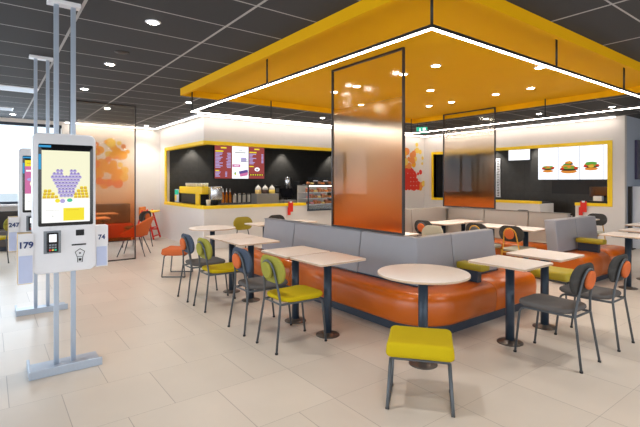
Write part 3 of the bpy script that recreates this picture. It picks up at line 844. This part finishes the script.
    MB().box(-.318, -.229, -.1385, -.1365, .74, .95).build('flyer', M['paperblue'], cd)
    text(num, 'digits', M['ink'], cd, (-.272, -.1395, 1.03), .066)
    r = MB().box(.222, .318, -.09, .01, .80, 1.15, bev=.002).build('right_rack', M['kiosk'], t)
    cd = MB().box(.224, .318, -.096, -.0905, .98, 1.15).build('number_card', M['white'], r)
    MB().box(.23, .308, -.0965, -.0905, .81, .97).build('flyer', M['paperblue'], r)
    text(num2, 'digits', M['ink'], cd, (.268, -.0965, 1.05), .055)
    return t
make_kiosk('nearest white self order kiosk with card terminal and number 179 card', (.5, 4.2, 0), '179', '74', 'heart')
make_kiosk('farther white self order kiosk with number 247 card, behind the nearest one', (.5, 6.2, 0), '247', '74', 'pink')

# ------------------------------------------------------------------ service counter contents
CT = .965
t = tag(MB().box(XC+.102, 6.64, YC+.102, YC+.75, .90, CT, bev=.004).build('counter_top', M['black']), 'dark worktop behind the yellow edge of the left counter', 'worktop')
t = tag(MB().box(XC+.102, XC+.75, YC+.76, KY-.03, .90, CT, bev=.004).build('counter_top', M['black']), 'dark side worktop under the yellow coffee machine', 'worktop')
t = tag(MB().box(XC+1.2, 8.4, KY-.62, KY-.002, .88, .93, bev=.004).build('counter_top', M['chrome']), 'steel back worktop under the left menu boards', 'worktop')
for nm, a, l in (('base_cabinet', (XC+.12, 8.1, YC+.14, YC+.70), 'dark base cabinet under the left counter worktop'), ('base_cabinet', (XC+.14, XC+.70, YC+.78, KY-.05), 'dark base cabinet under the coffee machine worktop'),
                 ('base_cabinet', (XC+1.22, 8.38, KY-.58, KY-.01), 'dark base cabinet under the steel back worktop')):
    o = thing(nm, l, 'cabinet', ((a[0]+a[1])/2, (a[2]+a[3])/2, 0)); z1 = .878 if 'steel' in l else .898
    MB().box(a[0], a[1], a[2], a[3], 0, z1).build('body', M['black'], o, True)
    mb = MB(); n = int((a[1]-a[0])/.6) or 1
    for k in range(n):
        w = (a[1]-a[0])/n; mb.box(a[0]+k*w+.01, a[0]+(k+1)*w-.01, a[2]-.012, a[2]-.001, .08, z1-.02)
    mb.build('fronts', M['greybox'], o, True)
# coffee machine (yellow), side on along Y
t = thing('coffee_machine', 'yellow espresso machine with cups on top on the left counter', 'coffee machine', (XC+.42, 10.72, CT))
MB().box(-.24, .24, -.75, .80, .26, .44, bev=.025).build('housing', M['yellow'], t)
MB().box(-.2, .2, -.55, .75, .02, .26, bev=.01).build('body', M['black'], t)
mb = MB(); mb.prism([(-.25, -.60), (-.21, -.60), (-.21, -.38), (-.25, -.38)], .0, .27); mb.build('side_panel', M['yellow'], t)
mb = MB()
for i in range(2):
    for k in range(7): mb.lathe([(.025, 0), (.04, .09), (.037, .09), (.023, .004)], (-.1+i*.16, -.35+k*.16, .442), 14)
mb.build('cups_on_top', M['jar'], t)
MB().box(-.1, .18, -1.0, -.79, .12, .45, bev=.02).build('grinder', M['chrome'], t)
MB().lathe([(.03, 0), (.07, .03), (.09, .1), (.085, .15), (.04, .16)], (0.04, -.9, 0), 20).build('grinder_base', M['black'], t)
t = thing('takeaway_cup', 'white takeaway cup standing in front of the yellow espresso machine', 'cup', (XC+.2, 9.62, CT))
MB().lathe([(.001, 0), (.045, 0), (.058, .14), (.06, .145), (.054, .145), (.044, .01), (.001, .01)], seg=24).build('cup_body', M['jar'], t)
t = thing('leaflet_stand', 'leaflet holder with blue green leaflet at the left end of the counter', 'leaflet', (XC+.22, 11.78, CT))
MB().box(-.02, .02, -.16, .16, 0, .02).build('base', M['clear'], t)
o = MB().box(-.015, .0, -.15, .15, .02, .36).build('leaflet', M['paperblue'], t)
flat([(0, rect(-.14, .0, .05, .2), 0), (1, rect(-.14, .14, .22, .34), 0)], 'print', [M['decal_yellow'], M['exitgreen']], t, (-.0155, 0, 0), (0, -1, 0), (0, 0, 1), (-1, 0, 0))
for i in range(3):
    t = thing('syrup_bottle', ['amber syrup bottle nearest the espresso machine', 'amber syrup bottle in the middle of three', 'amber syrup bottle nearest the white canisters'][i], 'bottle', (5.36+i*.11, 11.7, .93), 0, 'syrup bottles')
    MB().lathe([(.001, 0), (.04, 0), (.04, .2), (.016, .26), (.016, .3)], seg=16).build('bottle_body', M['syrup'], t)
    MB().lathe([(.018, .3), (.018, .34), (.008, .345), (.008, .40), (.001, .40)], seg=12).build('pump', M['white'], t)
for i in range(4):
    t = thing('canister', ['white canister nearest the syrup bottles', 'second white canister from the syrup bottles', 'third white canister from the syrup bottles', 'white canister nearest the grey dispenser'][i], 'canister', (5.74+i*.15, 11.72, .93), 0, 'white canisters')
    MB().lathe([(.001, 0), (.045, 0), (.05, .01), (.05, .2), (.045, .215)], seg=18).build('body', M['jar'], t)
    MB().lathe([(.047, .216), (.047, .25), (.02, .26), (.001, .26)], seg=18).build('lid', M['chrome'], t)
t = thing('topping_station', 'grey topping box on the counter carrying three domed jars', 'dispenser', (5.62, 9.75, CT))
MB().box(-.32, .32, -.15, .15, 0, .26, bev=.01).build('box', M['greybox'], t)
for i in range(3):
    t = thing('topping_jar', ['left domed topping jar on the grey box', 'middle domed topping jar on the grey box', 'right domed topping jar on the grey box'][i], 'jar', (5.42+i*.2, 9.75, CT+.261), 0, 'topping jars')
    MB().lathe([(.001, 0), (.07, 0), (.078, .02), (.078, .1), (.001, .1)], seg=18).build('jar_body', [M['food_b'], M['choc'], M['decal_yellow']][i], t)
    MB().lathe([(.08, .101), (.075, .14), (.045, .18), (.015, .195), (.015, .22), (.001, .22)], seg=18).build('dome_lid', M['jar'], t)
# till and urns
t = thing('till', 'black till with angled screen on the counter left of the display case', 'till', (6.32, 9.78, CT))
MB().box(-.2, .2, -.13, .15, 0, .08, bev=.01).build('drawer', M['greybox'], t)
mb = MB(); q = bmesh.new(); bmesh.ops.create_cube(q, size=1)
bmesh.ops.scale(q, vec=(.38, .03, .26), verts=q.verts); mb.merge(q, mtx=Matrix.Translation((0, .02, .26)) @ Matrix.Rotation(-.45, 4, 'X')); mb.build('screen', M['bezel'], t)
MB().tube([(0, .05, .08), (0, .05, .2)], .03).build('stand', M['black'], t)
t = thing('silver_urn', 'tall silver urn on the back worktop behind the till', 'urn', (7.6, 11.75, .93))
MB().lathe([(.001, 0), (.13, 0), (.13, .70), (.12, .74), (.001, .75)], seg=24).build('body', M['chrome'], t)
MB().lathe([(.14, .0), (.14, .38), (.131, .38), (.131, 0)], seg=24).build('base_ring', M['black'], t)
t = thing('black_brewer', 'black coffee brewer left of the silver urn', 'brewer', (7.1, 11.75, .93))
MB().box(-.13, .13, -.18, .18, 0, .48, bev=.015).build('body', M['black'], t)
MB().box(-.05, .05, -.188, -.181, .28, .40).build('panel', M['grille'], t)
t = thing('black_brewer', 'black coffee brewer right of the silver urn', 'brewer', (8.1, 11.75, .93))
MB().box(-.18, .18, -.18, .18, 0, .62, bev=.015).build('body', M['black'], t)
MB().box(-.05, .05, -.188, -.181, .42, .52).build('panel', M['white'], t)
# display case
DX0, DX1 = 6.66, 7.74
t = thing('display_case', 'glass pastry display case set into the left counter', 'display case', ((DX0+DX1)/2, YC, .8))
mb = MB(); mb.box(DX0, DX1, YC-.08, YC-.03, .76, .80)
for x in (DX0, DX1-.03): mb.box(x, x+.03, YC-.08, YC-.05, .76, 1.44)
mb.box(DX0, DX1, YC-.08, YC+.5, 1.43, 1.45); mb.box(DX0, DX1, YC-.08, YC-.06, 1.62, 1.635)
mb.build('frame', M['plinth'], t, True)
MB().box(DX0, DX1, YC-.062, YC-.031, .80, .90).build('lower_panel', M['chrome'], t, True)
MB().box(DX0+.03, DX1-.03, YC-.072, YC-.066, .80, 1.43).build('glass_front', M['clear'], t, True)
MB().box(DX0+.01, DX1-.01, YC-.076, YC-.07, 1.45, 1.62).build('upper_glass', M['clear'], t, True)
for z in (.93, 1.09, 1.25):
    s = MB().box(DX0+.03, DX1-.03, YC-.04, YC+.45, z-.012, z, bev=.001).build('shelf', M['white'], t, True)
mb = MB(); mb.box(DX0+.04, DX1-.04, YC-.05, YC-.04, 1.40, 1.425)
mb.build('case_light', M['casewarm'], t, True)
MB().box(DX0+.03, DX1-.03, YC+.452, YC+.47, .90, 1.43).build('back_pane', M['wall'], t, True)
random.seed(11)
nm = ['pastry', 'doughnut', 'cake_slice']
for zi, z in enumerate((.93, 1.09, 1.25, 1.45)):
    for k in range(8):
        x = DX0+.10+k*.122; y = YC+.06
        kind = (k + zi) % 3
        lab = f'{["pastry", "glazed doughnut", "layered cake slice"][kind]} {["at the left end", "second from the left", "third from the left", "fourth from the left", "fifth from the left", "sixth from the left", "seventh from the left", "at the right end"][k]} on the {["lowest", "middle", "upper", "top"][zi]} level of the display case'
        o = thing(nm[kind], lab, 'food', (x, y, z+.0005), random.uniform(-.3, .3), 'food in the display case'); o.scale = (1.15, 1.15, 1.5)
        if kind == 0:
            MB().cushion(ell(0, 0, .05, .04, 14), .05, .022, lambda u, v, w: (u, v, .026+w)).build('bun', M['food_a'], o)
        elif kind == 1:
            mb = MB(); mb.tube([(.032*math.cos(2*PI*i/14), .032*math.sin(2*PI*i/14), .019) for i in range(14)], .018, 8, closed=True); mb.build('ring', [M['food_b'], M['food_c'], M['choc'], M['decal_orange']][(k+zi) % 4], o)
        else:
            MB().prism([(-.045, -.04), (.045, -.02), (.03, .05), (-.04, .05)], 0, .06).build('sponge', M['choc'] if zi == 3 else M['food_a'], o)
            MB().prism([(-.046, -.041), (.046, -.021), (.031, .051), (-.041, .051)], .0605, .075).build('icing', M['white'] if zi == 3 else M['food_c'], o)
# red paper tags on the counters
for loc, rz, l in (((6.14, YC-.035, .98), 0, 'red paper tag clipped to the left counter edge below the till'), ((XR-.035, 4.56, 1.02), -PI/2, 'red paper tag clipped to the right counter edge')):
    t = thing('hanging_tag', l, 'tag', loc, rz)
    mb = MB(); mb.prism([(-.07, -.012), (.07, -.012), (.07, 0), (-.07, 0)], -.22, .04); mb.prism([(-.10, -.02), (-.01, -.02), (-.02, -.013), (-.09, -.013)], -.3, -.1); mb.build('card', M['red'], t)
    MB().box(-.03, .03, -.024, -.0125, .01, .05).build('clip', M['white'], t)

# menu boards, left counter: three portrait screens
x0 = 5.235
for i in range(3):
    a, b = x0 + i*.553, x0 + i*.553 + .55
    t = thing('menu_board', ['left maroon menu screen above the left counter', 'white middle menu screen with desserts above the left counter', 'right maroon menu screen above the left counter'][i], 'menu screen', ((a+b)/2, KY-.06, 1.62), 0, 'menu boards over the left counter')
    MB().box(-.275, .275, -.035, .035, 0, .985, bev=.004).build('housing', M['bezel'], t)
    O, U, V, n = (0, -.0355, 0), (1, 0, 0), (0, 0, 1), (0, -1, 0)
    mats = [M['scr_maroon'], M['screen'], M['scr_yellow'], M['scr_grey'], M['scr_pink'], M['scr_violet'], M['scr_dark'], M['scr_leaf'], M['scr_purple']]
    it = []
    if i == 1:
        it.append((1, rect(-.272, .272, .004, .98), 0))
        it += [(3, rect(-.06, .06, .85, .87), 1), (3, rect(-.18, .18, .77, .80), 1)]
        it += [(8, rect(.02, .2, .5, .64), 1), (3, rect(.0, .26, .52, .54), 2), (3, rect(.0, .26, .57, .585), 2), (4, rect(-.26, .0, .35, .43), 1), (1, rect(-.2, -.05, .38, .395), 2), (5, [(-.05, .22), (.24, .28), (.26, .2), (-.03, .14)], 1), (4, [(-.03, .14), (.26, .2), (.24, .1), (0, .06)], 2), (7, ell(-.17, .15, .03, .05), 1), (2, ell(-.17, .13, .02, .02), 2)]
    else:
        it.append((0, rect(-.272, .272, .004, .98), 0))
        it += [(2, rect(-.08, .1, .89, .93), 1), (2, rect(-.25, .0, .79, .825), 1)]
        random.seed(20+i)
        for k in range(11):
            v = .74-k*.042
            if i == 2 and k > 7: break
            it.append((8, rect(-.25, -.25+random.uniform(.10, .24), v, v+.026), 1))
            if i == 0 or k < 7: it.append((8, rect(.17 if i == 2 else .08+random.uniform(0, .06), .24, v, v+.026), 1))
        if i == 0:
            it.append((2, rect(-.25, -.13, .22, .25), 1))
            for k in range(4): it += [(8, rect(-.25, -.25+random.uniform(.1, .18), .18-k*.04, .205-k*.04), 1), (8, rect(.06, .12, .18-k*.04, .205-k*.04), 1)]
        else:
            it += [(2, rect(-.25, -.1, .36, .39), 1), (1, ell(.02, .29, .09, .06), 1), (3, ell(.02, .28, .05, .03), 2), (6, rect(-.25, .25, .09, .15), 1)]
            for k in range(6): it.append((2, ell(-.2+k*.08, .12, .025, .022, 8), 2))
    flat(it, 'menu_page', mats, t, O, U, V, n)
# burger menu screens on the right kitchen wall
for i in range(4):
    yc = 5.94 - i*.553
    lab = ['burger menu screen at the left end of the row on the right wall', 'burger menu screen with the tallest burger on the right wall', 'burger menu screen with the salad burger on the right wall', 'burger menu screen partly hidden by the yellow frame at the right end'][i]
    t = thing('menu_board', lab, 'menu screen', (KX-.08, yc, 1.585), 0, 'burger menu screens')
    MB().box(-.035, .035, -.275, .275, 0, .975, bev=.004).build('housing', M['bezel'], t)
    O, U, V, n = (-.0355, 0, 0), (0, -1, 0), (0, 0, 1), (-1, 0, 0)
    it = [(0, rect(-.271, .271, .004, .97), 0), (1, rect(-.2, .2, .60, .606), 1)]
    h = [0.30, .28, .34, .3][i]; k = [0.85, 1.2, .95, .8][i]
    it += [(2, ell(0, h-.06, .17*k, .045*k), 1), (3, ell(0, h, .2*k, .035*k), 2), (4, ell(.03, h+.03*k, .19*k, .03*k), 3), (2, ell(-.02, h+.06*k, .15*k, .04*k), 4), (5, ell(-.14*k, h+.02, .05, .03), 5), (5, ell(.15*k, h+.03, .05, .03), 5), (4, ell(-.08, h+.055, .06, .02), 6), (4, ell(.09, h+.06, .05, .02), 6)]
    if i == 1: it += [(3, ell(0, h+.14, .12, .03), 3), (4, ell(-.05, h+.12, .11, .02), 4), (2, ell(0, h+.18, .10, .035), 5), (6, ell(.02, h+.2, .03, .03), 6)]
    if i == 2: it += [(4, ell(0, h+.09, .14, .035), 5), (6, ell(0, h, .07, .03), 7)]
    flat(it, 'menu_page', [M['screen'], M['scr_grey'], M['scr_bun'], M['scr_dark'], M['scr_leaf'], M['scr_red'], M['scr_gold']], t, O, U, V, n)
t = thing('order_monitor', 'small bright order monitor high on the dark right kitchen wall', 'monitor', (KX-.12, 6.76, 2.15))
MB().box(-.03, .03, -.34, .34, 0, .37, bev=.005).build('housing', M['bezel'], t)
flat([(0, rect(-.325, .325, .015, .355), 0), (1, rect(-.3, .3, .32, .335), 1)], 'picture', [M['screen'], M['scr_blue']], t, (-.031, 0, 0), (0, -1, 0), (0, 0, 1), (-1, 0, 0))
MB().tube([(.03, 0, .2), (.118, 0, .2)], .02).build('wall_arm', M['black'], t)
t = thing('wall_strip_sign', 'narrow white vertical sign with dark marks by the far amber screen', 'sign', (KX-.02, 7.5, 1.0))
MB().box(-.01, .01, -.07, .07, .05, 1.25).build('board', M['white'], t)
it = []
random.seed(5)
for k in range(22): it.append((0, rect(-.04 + random.uniform(0, .02), .03 + random.uniform(0, .02), .09+k*.05, .115+k*.05), 0))
flat(it, 'marks', [M['inkblack']], t, (-.0105, 0, 0), (0, -1, 0), (0, 0, 1), (-1, 0, 0))
t = thing('dark_hatch', 'black serving hatch recess below the burger menu screens', 'hatch', (KX-.05, 5.0, 1.2))
MB().box(-.03, .048, -.95, .85, 0, .36).build('frame', M['black'], t)
# right counter worktops and till
tag(MB().box(XR+.102, XR+.7, Y_B+.02, G0-.01, .94, .99, bev=.003).build('counter_top', M['black']), 'dark worktop of the right counter under the till', 'worktop')
tag(MB().box(XR+.102, XR+.7, G1+.06, Y_A-.04, .94, .99, bev=.003).build('counter_top', M['black']), 'dark worktop of the right counter left of the passage', 'worktop')
for y0, y1, l in ((Y_B+.04, G0-.02, 'dark base cabinet below the right counter till'), (G1+.07, Y_A-.05, 'dark base cabinet of the right counter left of the passage')):
    tag(MB().box(XR+.13, XR+.66, y0, y1, 0, .938).build('base_cabinet', M['greybox']), l, 'cabinet')
t = thing('till', 'black till with white receipt printer on the right counter', 'till', (XR+.36, 4.38, .992))
MB().box(-.16, .16, -.2, .2, 0, .07, bev=.008).build('drawer', M['black'], t)
MB().box(-.02, .02, -.22, .2, .16, .42, bev=.008).build('screen', M['bezel'], t)
MB().tube([(0, 0, .06), (0, 0, .17)], .03).build('stand', M['black'], t)
MB().box(-.2, -.08, -.14, .05, .071, .19, bev=.01).build('printer', M['white'], t)

# ------------------------------------------------------------------ wall stickers
def decal(label, O, U, V, n, spec, seedv):
    random.seed(seedv)
    mats = [M['decal_red'], M['decal_orange'], M['decal_yellow'], M['decal_gold']]
    it = [(mi, ell(u, v, r, r, 12), .2*k) for k, (mi, u, v, r) in enumerate(spec)]
    near = lambda a, b: math.hypot(a[1]-b[1], a[2]-b[2]) < (a[3]+b[3])*.92
    todo, best = list(range(len(spec))), []
    while todo:                                  # connected patches of dots: the largest is the sticker, the others its loose dots
        st, grp = [todo.pop()], []
        while st:
            a = st.pop(); grp.append(a)
            for b in [b for b in todo if near(spec[a], spec[b])]: todo.remove(b); st.append(b)
        best.append(grp)
    best.sort(key=len, reverse=True)
    o = flat([it[k] for k in best[0]], 'wall_sticker', mats, None, O, U, V, n)
    for grp in best[1:]: flat([it[k] for k in grp], 'loose_dot', mats, o, O, U, V, n)
    return tag(o, label, 'wall sticker')
random.seed(9)
spec = []
for k in range(60):
    v = random.uniform(.05, 1.35); u = abs(random.gauss(0, .34))*(1 if random.random() < .85 else -1)
    if v < .7 and u < .75: mi = 0
    else: mi = random.choice((1, 1, 2, 1, 3))
    if u > .8 and mi == 0: mi = 2
    spec.append((mi, u, v, random.uniform(.05, .12)))
spec += [(0, .12+.14*(k % 5), .12+.13*(k//5), .085) for k in range(25) if (k % 5)*.14 + (k//5)*.05 < .62]
spec += [(2, .95, .25, .10), (2, .62, 1.5, .07), (2, .78, 1.28, .08), (2, .9, 1.08, .06), (2, .88, .9, .05), (0, .8, .62, .08)]
decal('big sticker of red and yellow dots on the wall beside the big amber screen', (10.4, YC-.001, 1.22), (1, 0, 0), (0, 0, 1), (0, -1, 0), spec, 1)
random.seed(12)
spec = []
for k in range(70):
    v = random.uniform(0, 1.15); u = random.gauss(.3, .28)
    spec.append((random.choice((3, 3, 1, 2)), u, v, random.uniform(.05, .13)))
decal('golden dot sticker on the back wall seen through the left amber screen', (2.15, YB-.001, 1.42), (1, 0, 0), (0, 0, 1), (0, -1, 0), spec, 2)

# ------------------------------------------------------------------ left rear corner: armchair, tables, high chair
t = thing('shell_armchair', 'rust orange shell armchair with dark red inside behind the left amber screen', 'armchair', (2.41, 9.58, 0), math.radians(151)); t.scale = (1.08, 1.08, 1.04)
n, rows = 24, 7
def shell(off):
    rings = []
    for i in range(n+1):
        a = -PI*.72 + PI*1.44*i/n
        c = math.cos(a)
        top = .42 + .36*max(0, (math.cos(a*.95)+.55)/1.55)
        pr = []
        for j in range(rows):
            f = j/(rows-1)
            r = .20 + .12*f + off
            pr.append(Vector((-.02 - r*c, r*math.sin(a)*1.03, .40 + (top-.40)*f)))
        rings.append(pr)
    return rings
mb = MB()
A, B = shell(0), shell(.02)
mb.mi = 0
for ri in (A,):
    vs = [[mb.bm.verts.new(p) for p in r] for r in ri]
    for i in range(n):
        for j in range(rows-1): f = mb.bm.faces.new((vs[i][j], vs[i+1][j], vs[i+1][j+1], vs[i][j+1])); f.smooth = True; f.material_index = 1
    vo = [[mb.bm.verts.new(p) for p in r] for r in B]
    for i in range(n):
        for j in range(rows-1): f = mb.bm.faces.new((vo[i][j], vo[i][j+1], vo[i+1][j+1], vo[i+1][j])); f.smooth = True
        mb.bm.faces.new((vs[i][-1], vs[i+1][-1], vo[i+1][-1], vo[i][-1]))
        mb.bm.faces.new((vs[i][0], vo[i][0], vo[i+1][0], vs[i+1][0]))
    for i in (0, n):
        for j in range(rows-1): mb.bm.faces.new((vs[i][j], vs[i][j+1], vo[i][j+1], vo[i][j]))
mb.build('shell', [M['orangefab'], M['redshell']], t)
MB().cushion(densify(stadium(.44, .42, 5, .14), .05), .07, .03, lambda u, v, w: (u+.02, v, .415+w)).build('seat', M['redshell'], t)
for sx in (-1, 1):
    for sy in (-1, 1): MB().tube([(sx*.12, sy*.12, .385), (sx*.25, sy*.22, 0.001)], [.012, .009]).build('leg', M['frame'], t)
table('s', 1.75, 10.2, 'square table seen through the left amber screen with a red holder on it', 'tables behind the left screen')
table('s', 2.2, 11.55, 'square table by the back wall seen through the left amber screen', 'tables behind the left screen')
t = thing('napkin_holder', 'small red holder on the table behind the left amber screen', 'holder', (1.72, 10.18, .7685))
MB().box(-.07, .07, -.05, .05, 0, .15, bev=.008).build('box', M['red'], t)
MB().box(-.05, .05, -.02, .02, .151, .2).build('napkins', M['white'], t)
chair('dark', 2.78, 10.75, 2.2, 'dark chair half hidden behind the left amber screen and armchair', 'window chairs')
t = thing('wall_bench', 'dark low bench along the back wall behind the left amber screen', 'bench', (2.3, 12.3, 0))
MB().box(1.4, 3.0, 12.0, 12.42, .1, .44, bev=.02).build('seat', M['redshell'], t, True)
MB().box(1.4, 3.0, 12.3, 12.52, .445, .95, bev=.02).build('back_panel', M['greyfab'], t, True)
MB().box(1.45, 2.95, 12.06, 12.4, 0, .1).build('plinth', M['plinth'], t, True)
# red high chair
t = thing('high_chair', 'red A-frame high chair with yellow tray against the wall by the counter', 'high chair', (3.36, 12.05, 0), math.radians(-37))
for sx in (-1, 1):
    mb = MB()
    for s in (-1, 1): mb.tube([(s*.06, sx*.17, .78), (s*.26, sx*.24, .02)], .024)
    mb.tube([(-.2, sx*.215, .25), (.2, sx*.215, .25)], .018); mb.tube([(-.12, sx*.19, .52), (.12, sx*.19, .52)], .018)
    mb.build('side_frame', M['red'], t)
for x, y, z in ((.24, .24, .1), (-.24, .24, .1), (.18, .21, .32)): MB().tube([(x, -y, z), (x, y, z)], .018).build('cross_bar', M['red'], t)
MB().box(-.14, .14, -.16, .16, .5, .54, bev=.012).build('seat', M['red'], t)
MB().box(-.16, -.1, -.18, .18, .62, .86, bev=.02).build('backrest', M['decal_orange'], t)
MB().box(.02, .26, -.22, .22, .72, .76, bev=.015).build('tray', M['yellow'], t)
# window side furniture left of the kiosks
table('s', -.35, 10.75, 'square table by the window left of the kiosks', 'window tables')
t = thing('window_bench', 'dark grey bench under the window left of the kiosks', 'bench', (-1, 12.2, 0))
MB().box(-3, .9, 11.8, 12.25, .1, .44, bev=.02).build('seat', M['greyfab'], t, True)
MB().box(-3, .9, 12.2, 12.4, .445, .85, bev=.02).build('back_panel', M['darkfab'], t, True)
MB().box(-2.95, .85, 11.86, 12.3, 0, .1).build('plinth', M['plinth'], t, True)
t = thing('menu_holder', 'small red card holder beside the far kiosk number card', 'holder', (-.2, 10.8, .7685))
MB().box(-.06, .06, -.02, .02, 0, .16, bev=.004).build('card', M['red'], t)
MB().box(-.08, .08, -.04, .04, -.0, .008).build('foot_plate', M['white'], t)

# ------------------------------------------------------------------ right recess
t = thing('grille_cabinet', 'white cabinet with slatted grille in the recess at the right edge', 'cabinet', (12.4, 3.5, 0))
MB().box(11.78, 13.2, 3.3, 3.71, 0, 1.42, bev=.01).build('body', M['kiosk'], t, True)
mb = MB()
for k in range(16): mb.box(11.9, 13.1, 3.285, 3.299, .3+k*.06, .335+k*.06)
mb.build('grille', M['grille'], t, True)
t = thing('wall_display', 'dark violet screen on the blue wall at the right edge', 'screen', (12.7, 3.7, 1.6))
MB().box(12.0, 13.5, 3.66, 3.718, 1.58, 2.5, bev=.005).build('panel', M['navy'], t, True)
t = thing('black_post', 'black upright post beside the grille cabinet', 'post', (11.6, 3.66, 0))
MB().box(11.56, 11.63, 3.64, 3.71, 0, 1.42, bev=.005).build('upright', M['black'], t, True)
MB().box(11.5, 11.7, 3.6, 3.715, 0, .02).build('foot_plate', M['black'], t, True)

# ------------------------------------------------------------------ outside
tag(MB().box(-60, 60, -60, 80, -.35, -.2).build('ground', M['ground']), kind='structure')

# ------------------------------------------------------------------ lights
W = bpy.data.worlds.new('World'); S.world = W; W.use_nodes = True
bg = W.node_tree.nodes['Background']; bg.inputs[0].default_value = (0.80, 0.90, 1.0, 1); bg.inputs[1].default_value = 1.6
DAY = (.84, .92, 1.0)
lamp('daylight_left', 'AREA', (-5.3, 4.4, 1.7), 300, DAY, (0, -PI/2, 0), shape='RECTANGLE', size=2.5, size_y=14)
lamp('front_fill', 'AREA', (3.0, -4.3, 1.7), 170, (1, .97, .95), (PI/2, 0, 0), shape='RECTANGLE', size=14, size_y=2.5)  # added fill lamp behind the camera, brightens surfaces facing the viewer
lamp('daylight_back', 'AREA', (-1.9, YB+.4, 1.95), 150, DAY, (-PI/2, 0, 0), shape='RECTANGLE', size=6, size_y=1.8)
# kitchen spots grazing the dark walls
for x in (4.6, 7.6, 9.6): lamp('kitchen_spot', 'SPOT', (x, KY-.2, 2.62), 70, (1, .93, .84), (0, 0, 0), spot_size=math.radians(88), spot_blend=.5, shadow_soft_size=.05)
for y in (7.6, 6.3, 4.9): lamp('kitchen_spot', 'SPOT', (KX-.25, y, 2.7), 70, (1, .95, .88), (0, 0, 0), spot_size=math.radians(92), spot_blend=.5, shadow_soft_size=.05)
for x in (5.0, 6.8): lamp('counter_spot', 'SPOT', (x, YC+.6, HC-.05), 110, (1, .96, .9), spot_size=math.radians(100), spot_blend=.7, shadow_soft_size=.05)

# ------------------------------------------------------------------ camera and colour
cam = bpy.data.cameras.new('Camera'); co = bpy.data.objects.new('Camera', cam); COL.objects.link(co)
co.location = (0, 0, 1.52); co.rotation_euler = (PI/2, 0, -FWD)
cam.sensor_width = 36; cam.lens = 438/640*36; cam.shift_y = -31.5/640; cam.clip_end = 200
S.camera = co
S.view_settings.view_transform = 'Standard'; S.view_settings.look = 'None'
S.view_settings.gamma = 1.0; S.view_settings.use_curve_mapping = False
S.view_settings.exposure = 0.14
S.cycles.use_denoising = True
S.cycles.max_bounces = 8; S.cycles.transparent_max_bounces = 12; S.cycles.transmission_bounces = 8
S.cycles.sample_clamp_indirect = 8.0
